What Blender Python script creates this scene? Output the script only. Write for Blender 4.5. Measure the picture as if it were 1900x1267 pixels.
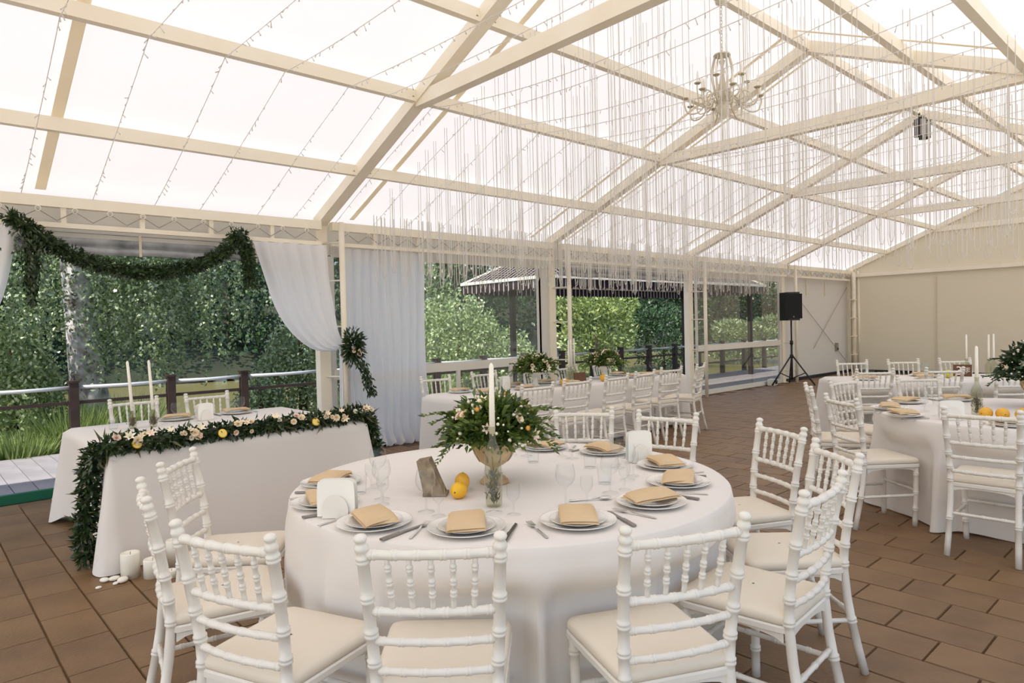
import bpy, math, random
import numpy as np
from mathutils import Vector, Matrix

for o in list(bpy.data.objects):
    bpy.data.objects.remove(o)
random.seed(7)
rng = np.random.default_rng(7)
S = bpy.context.scene
COL = S.collection
PI = math.pi

# ------------------------------------------------------------------ camera, sky, sun, exposure
FPX, PAN, TILT, ROLL, EYE = 1248.7, .7387, -.0223, -.0248, 1.5
cp, sp, ct, st = math.cos(PAN), math.sin(PAN), math.cos(TILT), math.sin(TILT)
FWD = Vector((sp*ct, cp*ct, st))
RT = Vector((cp, -sp, 0))
UP = RT.cross(FWD)
RT, UP = RT*math.cos(ROLL)+UP*math.sin(ROLL), UP*math.cos(ROLL)-RT*math.sin(ROLL)
cam = bpy.data.cameras.new('camera')
cam.sensor_width = 36
cam.lens = FPX/1900*36
cam.clip_start = .05
cam.clip_end = 400
camo = bpy.data.objects.new('camera', cam)
COL.objects.link(camo)
m = Matrix((RT, UP, -FWD)).transposed().to_4x4()
m.translation = (0, 0, EYE)
camo.matrix_world = m
S.camera = camo

def in_view(x, y, z, margin=30):
    d = Vector((x, y, z-EYE))
    zz = d.dot(FWD)
    if zz < .3:
        return None
    u = 950+FPX*d.dot(RT)/zz
    v = 633.5-FPX*d.dot(UP)/zz
    if -margin < u < 1900+margin and -margin < v < 1267+margin:
        return zz
    return None

world = bpy.data.worlds.new('World')
S.world = world
world.use_nodes = True
wn = world.node_tree.nodes
wl = world.node_tree.links
wn.clear()
wo = wn.new('ShaderNodeOutputWorld')
wb = wn.new('ShaderNodeBackground')
sky = wn.new('ShaderNodeTexSky')
sky.sky_type = 'NISHITA'
sky.sun_disc = False
sky.sun_elevation = math.radians(52)
sky.sun_rotation = math.radians(-106)
sky.air_density = 1.0
sky.dust_density = 1.5
wb.inputs['Strength'].default_value = .215
wl.new(sky.outputs[0], wb.inputs[0])
wl.new(wb.outputs[0], wo.inputs[0])

sund = bpy.data.lights.new('sun', 'SUN')
sund.energy = 4.3
sund.angle = math.radians(.6)
sund.color = (1, .94, .85)
suno = bpy.data.objects.new('sun', sund)
COL.objects.link(suno)
SUN_DIR = Vector((-.60, -.17, 1.0)).normalized()
suno.rotation_euler = (-SUN_DIR).to_track_quat('-Z', 'Y').to_euler()
suno.location = (-20, 5, 30)

S.view_settings.view_transform = 'Standard'
S.view_settings.look = 'None'
S.view_settings.exposure = 0.57
S.view_settings.gamma = 1.0
S.view_settings.use_curve_mapping = False
S.cycles.max_bounces = 10
S.cycles.diffuse_bounces = 5
S.cycles.glossy_bounces = 3
S.cycles.transparent_max_bounces = 24
S.cycles.caustics_reflective = False
S.cycles.caustics_refractive = False
S.cycles.sample_clamp_indirect = 6

# ------------------------------------------------------------------ materials
MATS = {}
def srgb(r, g, b):
    f = lambda c: (c/255/12.92 if c/255 <= .04045 else ((c/255+.055)/1.055)**2.4)
    return (f(r), f(g), f(b), 1)

def newmat(name):
    mt = bpy.data.materials.new(name)
    mt.use_nodes = True
    nt = mt.node_tree
    nt.nodes.clear()
    out = nt.nodes.new('ShaderNodeOutputMaterial')
    MATS[name] = mt
    return mt, nt, out

def pbr(name, col, rough=.5, metal=0, noise=0, nscale=8, bump=0, bscale=60, col2=None, spec=.5, island=False, coat=0):
    mt, nt, out = newmat(name)
    b = nt.nodes.new('ShaderNodeBsdfPrincipled')
    b.inputs['Base Color'].default_value = col
    b.inputs['Roughness'].default_value = rough
    b.inputs['Metallic'].default_value = metal
    b.inputs['Specular IOR Level'].default_value = spec
    b.inputs['Coat Weight'].default_value = coat
    tc = nt.nodes.new('ShaderNodeTexCoord')
    if col2 is not None:
        mx = nt.nodes.new('ShaderNodeMix')
        mx.data_type = 'RGBA'
        mx.inputs[6].default_value = col
        mx.inputs[7].default_value = col2
        if island:
            g = nt.nodes.new('ShaderNodeNewGeometry')
            nt.links.new(g.outputs['Random Per Island'], mx.inputs[0])
        else:
            n = nt.nodes.new('ShaderNodeTexNoise')
            n.inputs['Scale'].default_value = nscale
            n.inputs['Detail'].default_value = 5
            rp = nt.nodes.new('ShaderNodeMapRange')
            rp.inputs[1].default_value = .3
            rp.inputs[2].default_value = .7
            nt.links.new(tc.outputs['Object'], n.inputs['Vector'])
            nt.links.new(n.outputs[0], rp.inputs[0])
            nt.links.new(rp.outputs[0], mx.inputs[0])
        nt.links.new(mx.outputs[2], b.inputs['Base Color'])
    if bump:
        n2 = nt.nodes.new('ShaderNodeTexNoise')
        n2.inputs['Scale'].default_value = bscale
        n2.inputs['Detail'].default_value = 4
        bp = nt.nodes.new('ShaderNodeBump')
        bp.inputs['Strength'].default_value = bump
        bp.inputs['Distance'].default_value = .01
        nt.links.new(tc.outputs['Object'], n2.inputs['Vector'])
        nt.links.new(n2.outputs[0], bp.inputs['Height'])
        nt.links.new(bp.outputs[0], b.inputs['Normal'])
    nt.links.new(b.outputs[0], out.inputs[0])
    return mt

def sheet(name, col, trans, transparent=0, tcol=None, wrinkle=0, wscale=6):
    """woven cloth or coated fabric: diffuse + translucent (+ see-through gaps between threads)"""
    mt, nt, out = newmat(name)
    d = nt.nodes.new('ShaderNodeBsdfDiffuse')
    t = nt.nodes.new('ShaderNodeBsdfTranslucent')
    d.inputs[0].default_value = col
    t.inputs[0].default_value = tcol or col
    mx = nt.nodes.new('ShaderNodeMixShader')
    mx.inputs[0].default_value = trans
    nt.links.new(d.outputs[0], mx.inputs[1])
    nt.links.new(t.outputs[0], mx.inputs[2])
    last = mx
    if wrinkle:
        tc = nt.nodes.new('ShaderNodeTexCoord')
        n = nt.nodes.new('ShaderNodeTexNoise')
        n.inputs['Scale'].default_value = wscale
        n.inputs['Detail'].default_value = 3
        bp = nt.nodes.new('ShaderNodeBump')
        bp.inputs['Strength'].default_value = wrinkle
        bp.inputs['Distance'].default_value = .05
        nt.links.new(tc.outputs['Object'], n.inputs['Vector'])
        nt.links.new(n.outputs[0], bp.inputs['Height'])
        nt.links.new(bp.outputs[0], d.inputs['Normal'])
    if transparent:
        tr = nt.nodes.new('ShaderNodeBsdfTransparent')
        m2 = nt.nodes.new('ShaderNodeMixShader')
        m2.inputs[0].default_value = transparent
        nt.links.new(mx.outputs[0], m2.inputs[1])
        nt.links.new(tr.outputs[0], m2.inputs[2])
        last = m2
    nt.links.new(last.outputs[0], out.inputs[0])
    return mt

def leafmat(name, c1, c2, trans=.35, gloss=.06):
    mt, nt, out = newmat(name)
    g = nt.nodes.new('ShaderNodeNewGeometry')
    mx = nt.nodes.new('ShaderNodeMix')
    mx.data_type = 'RGBA'
    mx.inputs[6].default_value = c1
    mx.inputs[7].default_value = c2
    nt.links.new(g.outputs['Random Per Island'], mx.inputs[0])
    d = nt.nodes.new('ShaderNodeBsdfDiffuse')
    t = nt.nodes.new('ShaderNodeBsdfTranslucent')
    gl = nt.nodes.new('ShaderNodeBsdfGlossy')
    gl.inputs['Roughness'].default_value = .45
    a = nt.nodes.new('ShaderNodeMixShader')
    a.inputs[0].default_value = trans
    b = nt.nodes.new('ShaderNodeMixShader')
    b.inputs[0].default_value = gloss
    nt.links.new(mx.outputs[2], d.inputs[0])
    nt.links.new(mx.outputs[2], t.inputs[0])
    nt.links.new(d.outputs[0], a.inputs[1])
    nt.links.new(t.outputs[0], a.inputs[2])
    nt.links.new(a.outputs[0], b.inputs[1])
    nt.links.new(gl.outputs[0], b.inputs[2])
    nt.links.new(b.outputs[0], out.inputs[0])
    return mt

def clear(name, tint, refl=1.0, haze=0, hazecol=(.8, .8, .78, 1), rough=.02, ior=1.45):
    """thin clear pane / thin-walled glass"""
    mt, nt, out = newmat(name)
    tr = nt.nodes.new('ShaderNodeBsdfTransparent')
    tr.inputs[0].default_value = tint
    gl = nt.nodes.new('ShaderNodeBsdfGlossy')
    gl.inputs['Roughness'].default_value = rough
    fr = nt.nodes.new('ShaderNodeLayerWeight')
    fr.inputs[0].default_value = .5
    pw = nt.nodes.new('ShaderNodeMath')
    pw.operation = 'POWER'
    pw.inputs[1].default_value = 3.0
    ml = nt.nodes.new('ShaderNodeMath')
    ml.operation = 'MULTIPLY_ADD'
    ml.inputs[1].default_value = refl
    ml.inputs[2].default_value = .03
    mx = nt.nodes.new('ShaderNodeMixShader')
    nt.links.new(fr.outputs['Facing'], pw.inputs[0])
    nt.links.new(pw.outputs[0], ml.inputs[0])
    nt.links.new(ml.outputs[0], mx.inputs[0])
    base = tr
    if haze:
        df = nt.nodes.new('ShaderNodeBsdfDiffuse')
        df.inputs[0].default_value = hazecol
        m2 = nt.nodes.new('ShaderNodeMixShader')
        m2.inputs[0].default_value = haze
        nt.links.new(tr.outputs[0], m2.inputs[1])
        nt.links.new(df.outputs[0], m2.inputs[2])
        base = m2
    nt.links.new(base.outputs[0], mx.inputs[1])
    nt.links.new(gl.outputs[0], mx.inputs[2])
    nt.links.new(mx.outputs[0], out.inputs[0])
    return mt

sheet('membrane', (.94, .91, .88, 1), .41, tcol=(.805, .765, .728, 1))
sheet('canvas', (.74, .66, .51, 1), .12, tcol=(.80, .69, .48, 1), wrinkle=.5, wscale=1.3)
sheet('canvas_white', (.82, .79, .74, 1), .22, tcol=(.88, .84, .76, 1))
sheet('tablecloth', (.85, .80, .75, 1), .06, wrinkle=.12, wscale=5)
sheet('sheer', (.95, .95, .975, 1), .38, transparent=.06)
pbr('steel_cream', srgb(247, 239, 221), .45, col2=srgb(242, 231, 209), nscale=3)
pbr('steel_white', srgb(232, 226, 214), .4)
sheet('strap', srgb(250, 242, 224), .42)
pbr('rope_grey', srgb(150, 145, 135), .8)
sheet('wire_pale', (.93, .91, .88, 1), .45)
sheet('string_white', (.97, .95, .91, 1), .5)
pbr('chair_white', srgb(236, 231, 222), .32, spec=.45, col2=srgb(230, 224, 213), nscale=4)
pbr('cushion', srgb(228, 217, 199), .75, bump=.08, bscale=25)
pbr('porcelain', srgb(240, 236, 230), .15, coat=.4)
pbr('napkin', srgb(218, 191, 152), .85, col2=srgb(209, 180, 140), nscale=6, bump=.15, bscale=300)
pbr('silver', (.75, .74, .72, 1), .22, metal=1)
pbr('steel_dark', (.32, .30, .28, 1), .3, metal=1)
clear('glassware', (.97, .98, .98, 1), .5, rough=.02)
clear('bottle_glass', (.84, .85, .76, 1), .6, haze=.08, hazecol=(.55, .5, .38, 1), rough=.01)
clear('pvc_film', (.86, .88, .85, 1), .35, haze=.10, hazecol=(.55, .58, .52, 1), rough=.03)
clear('pvc_film_clean', (.90, .91, .89, 1), .9, haze=.04, rough=.015)
clear('pvc_film_darkened', (.74, .73, .67, 1), 1.0, haze=.05, rough=.015)  # tint darkened to stand in for the dark reflection in this pane
pbr('pvc_roll', srgb(190, 192, 194), .25, col2=srgb(120, 125, 130), nscale=5)
pbr('wax', srgb(245, 240, 226), .45)
pbr('paper', srgb(246, 243, 235), .8)
pbr('lemon', srgb(246, 196, 40), .4, bump=.25, bscale=120, col2=srgb(240, 175, 30), nscale=12)
pbr('lemon_ripe', srgb(236, 184, 62), .4, bump=.25, bscale=120, col2=srgb(228, 162, 46), nscale=12)
pbr('lemon_green', srgb(214, 200, 70), .4, bump=.25, bscale=120)
pbr('lemon_flesh', srgb(250, 222, 120), .5)
pbr('stone_block', srgb(170, 150, 122), .7, col2=srgb(105, 88, 68), nscale=22, bump=.3, bscale=40)
pbr('urn_terracotta', srgb(222, 196, 155), .65, col2=srgb(178, 140, 95), nscale=9, bump=.3, bscale=35)
pbr('vase_white', srgb(238, 232, 222), .35)
pbr('sign_wood', srgb(112, 72, 44), .6, col2=srgb(92, 56, 34), nscale=9)
pbr('paint_white', srgb(244, 238, 224), .6)
pbr('black_plastic', (.012, .012, .013, 1), .5)
pbr('black_metal', (.02, .02, .02, 1), .4)
pbr('grille', (.006, .006, .007, 1), .8)
pbr('slab', srgb(138, 107, 73), .5, col2=srgb(116, 88, 58), nscale=2.5, bump=.35, bscale=45)
pbr('slab_b', srgb(132, 102, 70), .5, col2=srgb(110, 83, 55), nscale=3.5, bump=.35, bscale=45)
pbr('joint', srgb(112, 88, 62), .9)
pbr('deck_board', srgb(150, 145, 147), .7, col2=srgb(128, 124, 126), nscale=3, bump=.2)
pbr('green_paint', srgb(20, 98, 72), .5)
pbr('dark_wood', srgb(52, 36, 30), .6, col2=srgb(40, 27, 22), nscale=10)
pbr('rail_steel', srgb(205, 208, 210), .3, metal=.3)
pbr('grass_ground', srgb(88, 108, 50), .95, col2=srgb(66, 86, 40), nscale=1.5)
pbr('bark_birch', srgb(246, 242, 238), .85, col2=srgb(80, 62, 56), nscale=5, bump=.8, bscale=12)
pbr('shaded_wood_floor', srgb(44, 50, 30), .95, col2=srgb(30, 38, 24), nscale=.8)  # dark undergrowth colour that also carries the shade under the trees
pbr('bounce_ground', srgb(224, 218, 208), .9, col2=srgb(208, 202, 192), nscale=2)  # made pale to throw light back into the tent
pbr('bark', srgb(78, 66, 52), .9, bump=.5, bscale=12)
pbr('base_black', (.02, .02, .02, 1), .7)
pbr('chandelier_white', srgb(214, 205, 184), .35)
pbr('chandelier_shade', srgb(170, 158, 128), .4)
pbr('petal_white', srgb(248, 243, 228), .6, col2=srgb(244, 233, 205), island=True)
pbr('petal_cream', srgb(246, 222, 184), .6, col2=srgb(250, 236, 208), island=True)
pbr('petal_blush', srgb(244, 208, 184), .6, col2=srgb(250, 232, 214), island=True)
pbr('petal_yellow', srgb(248, 238, 170), .6)
pbr('orange_bloom', srgb(226, 160, 70), .6)
pbr('stem_green', srgb(70, 92, 40), .6)
pbr('herb', srgb(110, 92, 55), .8, col2=srgb(78, 78, 45), island=True)
leafmat('leaf_bouquet', srgb(40, 72, 26), srgb(132, 152, 68), .3, .07)
leafmat('leaf_dark', srgb(28, 52, 26), srgb(62, 88, 40), .2, .08)
leafmat('leaf_eucalyptus', srgb(78, 92, 58), srgb(108, 104, 70), .2)
leafmat('leaf_birch', srgb(70, 98, 52), srgb(170, 188, 130), .35, .12)
leafmat('leaf_forest', srgb(18, 40, 28), srgb(80, 108, 66), .2, .05)
leafmat('leaf_willow', srgb(120, 146, 80), srgb(190, 204, 150), .4, .08)
leafmat('leaf_bright', srgb(104, 126, 66), srgb(178, 192, 120), .35, .07)
leafmat('leaf_grass', srgb(98, 124, 62), srgb(168, 184, 116), .4, .05)

def watermat():
    mt, nt, out = newmat('water')
    b = nt.nodes.new('ShaderNodeBsdfPrincipled')
    b.inputs['Base Color'].default_value = srgb(106, 101, 64)
    b.inputs['Roughness'].default_value = .25
    b.inputs['Specular IOR Level'].default_value = .12
    tc = nt.nodes.new('ShaderNodeTexCoord')
    n = nt.nodes.new('ShaderNodeTexNoise')
    n.inputs['Scale'].default_value = 1.2
    bp = nt.nodes.new('ShaderNodeBump')
    bp.inputs['Strength'].default_value = .08
    nt.links.new(tc.outputs['Object'], n.inputs['Vector'])
    nt.links.new(n.outputs[0], bp.inputs['Height'])
    nt.links.new(bp.outputs[0], b.inputs['Normal'])
    nt.links.new(b.outputs[0], out.inputs[0])
watermat()

def awningmat():
    mt, nt, out = newmat('awning_stripe')
    b = nt.nodes.new('ShaderNodeBsdfDiffuse')
    t = nt.nodes.new('ShaderNodeBsdfTranslucent')
    ms = nt.nodes.new('ShaderNodeMixShader')
    ms.inputs[0].default_value = .3
    uv = nt.nodes.new('ShaderNodeUVMap')
    sx = nt.nodes.new('ShaderNodeSeparateXYZ')
    fr = nt.nodes.new('ShaderNodeMath')
    fr.operation = 'FRACT'
    gt = nt.nodes.new('ShaderNodeMath')
    gt.operation = 'GREATER_THAN'
    gt.inputs[1].default_value = .80
    mx = nt.nodes.new('ShaderNodeMix')
    mx.data_type = 'RGBA'
    mx.inputs[6].default_value = srgb(58, 46, 48)
    mx.inputs[7].default_value = srgb(205, 200, 198)
    nt.links.new(uv.outputs[0], sx.inputs[0])
    nt.links.new(sx.outputs[0], fr.inputs[0])
    nt.links.new(fr.outputs[0], gt.inputs[0])
    nt.links.new(gt.outputs[0], mx.inputs[0])
    nt.links.new(mx.outputs[2], b.inputs[0])
    nt.links.new(mx.outputs[2], t.inputs[0])
    nt.links.new(b.outputs[0], ms.inputs[1])
    nt.links.new(t.outputs[0], ms.inputs[2])
    nt.links.new(ms.outputs[0], out.inputs[0])
awningmat()

# ------------------------------------------------------------------ helpers
class MB:
    """collects vertices and faces of one mesh"""
    def __init__(s):
        s.v, s.f, s.sm = [], [], []
    def add(s, vs, fs, smooth=False):
        b = len(s.v)
        s.v += [tuple(p) for p in vs]
        s.f += [tuple(i+b for i in f) for f in fs]
        s.sm += [smooth]*len(fs)
        return s
    def box(s, x0, x1, y0, y1, z0, z1):
        v = [(x, y, z) for x in (x0, x1) for y in (y0, y1) for z in (z0, z1)]
        return s.add(v, [(0, 1, 3, 2), (4, 6, 7, 5), (0, 4, 5, 1), (2, 3, 7, 6), (0, 2, 6, 4), (1, 5, 7, 3)])
    def beam(s, a, b, w, h, up=(0, 0, 1)):
        a, b = Vector(a), Vector(b)
        d = (b-a).normalized()
        r = d.cross(Vector(up))
        r = r.normalized() if r.length > 1e-6 else Vector((1, 0, 0))
        u = r.cross(d).normalized()
        v = [p+r*sx*w/2+u*sy*h/2 for p in (a, b) for sx, sy in ((-1, -1), (1, -1), (1, 1), (-1, 1))]
        return s.add(v, [(0, 1, 2, 3), (7, 6, 5, 4), (0, 4, 5, 1), (1, 5, 6, 2), (2, 6, 7, 3), (3, 7, 4, 0)])
    def tube(s, pts, r, seg=8, caps=True, smooth=True):
        pts = [Vector(p) for p in pts]
        n = len(pts)
        rr = [r]*n if isinstance(r, (int, float)) else list(r)
        t0 = (pts[1]-pts[0]).normalized()
        ref = Vector((0, 0, 1)) if abs(t0.z) < .9 else Vector((0, 1, 0))
        a = t0.cross(ref).normalized()
        vs, fs = [], []
        for i, p in enumerate(pts):
            t = (pts[min(i+1, n-1)]-pts[max(i-1, 0)])
            t = t.normalized() if t.length > 1e-9 else t0
            a = (a-t*a.dot(t))
            a = a.normalized() if a.length > 1e-6 else t.orthogonal().normalized()
            c = t.cross(a)
            for k in range(seg):
                q = 2*PI*k/seg
                vs.append(p+(a*math.cos(q)+c*math.sin(q))*rr[i])
        for i in range(n-1):
            for k in range(seg):
                k2 = (k+1) % seg
                fs.append((i*seg+k, i*seg+k2, (i+1)*seg+k2, (i+1)*seg+k))
        if caps:
            fs.append(tuple(range(seg-1, -1, -1)))
            fs.append(tuple((n-1)*seg+k for k in range(seg)))
        return s.add(vs, fs, smooth)
    def lathe(s, prof, seg=24, c=(0, 0, 0), smooth=True):
        vs, fs = [], []
        for r, z in prof:
            for k in range(seg):
                q = 2*PI*k/seg
                vs.append((c[0]+r*math.cos(q), c[1]+r*math.sin(q), c[2]+z))
        for i in range(len(prof)-1):
            for k in range(seg):
                k2 = (k+1) % seg
                fs.append((i*seg+k, i*seg+k2, (i+1)*seg+k2, (i+1)*seg+k))
        return s.add(vs, fs, smooth)
    def grid(s, fn, nu, nv, smooth=True, closed_u=False):
        vs = [fn(i/(nu if closed_u else nu-1), j/(nv-1)) for j in range(nv) for i in range(nu)]
        fs = []
        for j in range(nv-1):
            for i in range(nu if closed_u else nu-1):
                i2 = (i+1) % nu
                fs.append((j*nu+i, j*nu+i2, (j+1)*nu+i2, (j+1)*nu+i))
        return s.add(vs, fs, smooth)
    def ball(s, c, r, nu=12, nv=8, sq=(1, 1, 1)):
        prof = []
        for j in range(nv+1):
            a = PI*j/nv
            prof.append((max(r*math.sin(a), 1e-5), -r*math.cos(a)))
        b = MB().lathe(prof, nu)
        return s.add([(c[0]+x*sq[0], c[1]+y*sq[1], c[2]+z*sq[2]) for x, y, z in b.v], b.f, True)
    def mesh(s, name, mat):
        me = bpy.data.meshes.new(name)
        me.from_pydata(s.v, [], s.f)
        me.polygons.foreach_set('use_smooth', s.sm)
        me.materials.append(MATS[mat])
        me.update()
        return me
    def build(s, name, mat, parent=None, loc=(0, 0, 0), rz=0):
        return link(name, s.mesh(name, mat), parent, loc, rz)

def link(name, data, parent=None, loc=(0, 0, 0), rz=0):
    o = bpy.data.objects.new(name, data)
    COL.objects.link(o)
    o.location = loc
    o.rotation_euler = (0, 0, rz)
    if parent:
        o.parent = parent
    return o

def tag(o, label, cat, group=None, kind=None):
    o['label'] = label
    o['category'] = cat
    if group:
        o['group'] = group
    if kind:
        o['kind'] = kind
    return o

def thing(name, label, cat, loc=(0, 0, 0), rz=0, group=None):
    return tag(link(name, None, None, loc, rz), label, cat, group)

def struct(o, label=None, cat=None):
    o['kind'] = 'structure'
    if label:
        o['label'] = label
        o['category'] = cat
    return o

def dup(root, loc, rz, label, group=None):
    r = root.copy()
    COL.objects.link(r)
    r.location = loc
    r.rotation_euler = (0, 0, rz)
    r['label'] = label
    if group:
        r['group'] = group
    for ch in KIDS.get(root.name, list(root.children)):
        c = ch.copy()
        COL.objects.link(c)
        c.parent = r
        for g in list(ch.children):
            d = g.copy()
            COL.objects.link(d)
            d.parent = c
    return r
KIDS = {}

def leafmesh(name, P, D, L, W, mat, curl=.15):
    """many leaves: each a small folded blade of its own"""
    P = np.asarray(P, float)
    D = np.asarray(D, float)
    D = D/np.maximum(np.linalg.norm(D, axis=1), 1e-6)[:, None]
    n = len(P)
    L = (np.ones(n)*L)[:, None]
    W = (np.ones(n)*W)[:, None]
    R = rng.normal(size=(n, 3))
    Sd = np.cross(D, R)
    Sd /= np.maximum(np.linalg.norm(Sd, axis=1), 1e-6)[:, None]
    N = np.cross(D, Sd)
    v = np.empty((n, 4, 3))
    v[:, 0] = P
    v[:, 1] = P+D*L*.45+Sd*W*.5+N*L*curl
    v[:, 2] = P+D*L
    v[:, 3] = P+D*L*.45-Sd*W*.5+N*L*curl
    me = bpy.data.meshes.new(name)
    me.vertices.add(n*4)
    me.vertices.foreach_set('co', v.reshape(-1).astype(np.float32))
    me.loops.add(n*4)
    me.loops.foreach_set('vertex_index', np.arange(n*4, dtype=np.int32))
    me.polygons.add(n)
    me.polygons.foreach_set('loop_start', np.arange(0, n*4, 4, dtype=np.int32))
    me.update(calc_edges=True)
    me.materials.append(MATS[mat])
    return me

def unit(n):
    a = rng.normal(size=(n, 3))
    return a/np.linalg.norm(a, axis=1)[:, None]

def catmull(pts, n=8):
    pts = [Vector(p) for p in pts]
    out = []
    for i in range(len(pts)-1):
        p0, p1, p2, p3 = pts[max(i-1, 0)], pts[i], pts[i+1], pts[min(i+2, len(pts)-1)]
        for k in range(n):
            t = k/n
            out.append(.5*((2*p1)+(p2-p0)*t+(2*p0-5*p1+4*p2-p3)*t*t+(3*p1-p0-3*p2+p3)*t**3))
    out.append(pts[-1])
    return out

# ------------------------------------------------------------------ the tent: dimensions
WY = 7.58                       # window wall
EZ = 2.806                      # eave height
KW, KH = 1.049, .4466           # run and rise per roof unit, four units to the ridge
RY, RZ = WY-4*KW, EZ+4*KH       # ridge
Y2 = WY-8*KW                    # far eave (behind the camera's right shoulder)
BAY = 3.952
FX = [3.80+BAY*i for i in range(-2, 5)]
XB, XE = FX[0], FX[-1]
def roof(k):                    # k = 0 eave .. 4 ridge .. 8 other eave
    return WY-KW*k, EZ+KH*min(k, 8-k)
PURL = [.966, 2.07, 3.0, 4.0, 5.0, 5.93, 7.034]

# floor of paving slabs
fl = MB().box(XB-.2, XE+.2, Y2-.2, 7.60, -.12, -.012).build('floor', 'joint')
struct(fl, 'brown stone slab floor running the length of the tent', 'floor')
SW, SL, GAP = .25, .40, .0045
def slabmesh(mat):
    b = .004
    x, y = SW/2-GAP/2, SL/2-GAP/2
    v = [(-x, -y, -.011), (x, -y, -.011), (x, y, -.011), (-x, y, -.011), (-x+b, -y+b, 0), (x-b, -y+b, 0), (x-b, y-b, 0), (-x+b, y-b, 0)]
    return MB().add(v, [(4, 5, 6, 7), (0, 1, 5, 4), (1, 2, 6, 5), (2, 3, 7, 6), (3, 0, 4, 7)])
slabs = []
i = 0
for r in range(int((XE-XB)/SW)+1):
    x = XB+.1+(r+.5)*SW
    x = round((x-.125)/SW)*SW+.125
    off = [0, .17, .31, .08, .24][r % 5]+random.uniform(-.03, .03)
    yy = Y2+.02-off
    while yy < 7.5:
        c = yy+SL/2
        if c > Y2+.1 and c+SL/2 < 7.6:
            z = in_view(x, c, 0)
            slabs.append((z if z else 99, x, c))
        yy += SL
def covered(x, y):              # under the tables' cloths
    return (math.hypot(x-2.18, y-2.43) < .9 or math.hypot(x-6.25, y-1.15) < .85 or (1.05 < x < 2.75 and 5.0 < y < 6.45))
slabs.sort(key=lambda t: t[0]+(50 if covered(t[1], t[2]) else 0))
sm = [slabmesh('slab').mesh('paving_slab', 'slab'), slabmesh('slab_b').mesh('paving_slab', 'slab_b')]
rest = MB()
base = slabmesh('slab')
for n, (d, x, y) in enumerate(slabs):
    dz = random.uniform(-.0015, .0015)
    if n < 300:
        o = link('paving_slab', sm[random.random() < .4], fl, (x, y, dz))
        if random.random() < .5:
            o.rotation_euler.z = PI
    else:
        rest.add([(vx+x, vy+y, vz+dz) for vx, vy, vz in base.v], base.f)
rs = rest.build('paving', 'slab', fl)
rs['kind'] = 'stuff'

# roof membrane, one panel per bay and slope
ce = struct(link('ceiling', None), 'white translucent tent roof membrane over steel frames', 'ceiling')
for a, b in zip(FX[:-1], FX[1:]):
    for ks in ((0, 4), (4, 8)):
        mbp = MB()
        def pf(u, v, a=a, b=b, ks=ks):
            k = ks[0]+(ks[1]-ks[0])*v
            y, z = roof(k)
            if k in (0, 8):
                y += .25 if k == 0 else -.25
                z -= .1
            return (a+(b-a)*u, y, z+.10+.012*math.sin(PI*u)*math.sin(PI*((v*4) % 1)))
        mbp.grid(pf, 9, 17)
        mbp.build('membrane_panel', 'membrane', ce)

# steel frames: post pair with rungs, rafters and tie beam
for i, x in enumerate(FX):
    fr = struct(link('trim_%d' % (i+1), None, None, (x, WY, 0)), 'cream steel portal frame %s of the tent' % ['behind everything by back gable', 'over the head table end', 'between open bay and sheer curtain', 'between film window and open railing bay', 'beside the film window with the deck', 'behind the loudspeaker', 'at the far canvas gable corner'][i], 'tent frame')
    ye, ze = roof(0)
    bay_post = MB().box(-.07, .07, -.06, .06, 0, ze)
    bay_post.build('post', 'steel_cream', fr)
    MB().tube([(.13 if i != 6 else -.02, -.30, 0), (.13 if i != 6 else -.02, -.30, ze-.02)], .035, 10).build('inner_post', 'steel_cream', fr)
    for zz in (.28, .95, 1.55, 2.1, 2.55):
        MB().tube([(0, -.03, zz), (.13 if i != 6 else -.02, -.30, zz)], .012, 6).build('rung', 'steel_white', fr)
    MB().box(-.07, .07, Y2-WY-.06, Y2-WY+.06, 0, ze).build('post', 'steel_cream', fr)
    MB().beam((0, 0, ze), (0, RY-WY, RZ), .12, .13, (1, 0, 0)).build('rafter', 'steel_cream', fr)
    MB().beam((0, Y2-WY, ze), (0, RY-WY, RZ), .12, .13, (1, 0, 0)).build('rafter', 'steel_cream', fr)
    y1, z1 = roof(2.07)
    y2, z2 = roof(5.93)
    MB().beam((0, y1-WY, z1-.03), (0, y2-WY, z2-.03), .10, .13).build('tie_beam', 'steel_cream', fr)
    MB().box(-.09, .09, -.10, .08, 0, .012).build('base_plate', 'steel_cream', fr)
    for k in PURL[:3]:
        yk, zk = roof(k)
        for sx in (-.10, .10):
            MB().tube([(sx, yk-WY-.02, zk-.01), (sx, yk-WY-.035, zk-.02)], .012, 6).build('bolt', 'steel_dark', fr)
n = len(FX)
for j, k in enumerate(PURL):
    y, z = roof(k)
    pu = struct(link('trim_%d' % (n+1+j), None, None, (0, y, z)), ['cream steel roof purlin nearest the window wall eave', 'cream purlin level with the tie beams', 'cream purlin just below the ridge, window side', 'ridge purlin along the top of the tent', 'cream purlin just past the ridge', 'purlin level with tie beams on the far slope', 'lowest purlin of the far slope'][j], 'purlin')
    for a, b in zip(FX[:-1], FX[1:]):
        MB().box(a+.065, b-.065, -.035, .035, -.055, .055).build('purlin_bar', 'steel_cream', pu)

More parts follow.
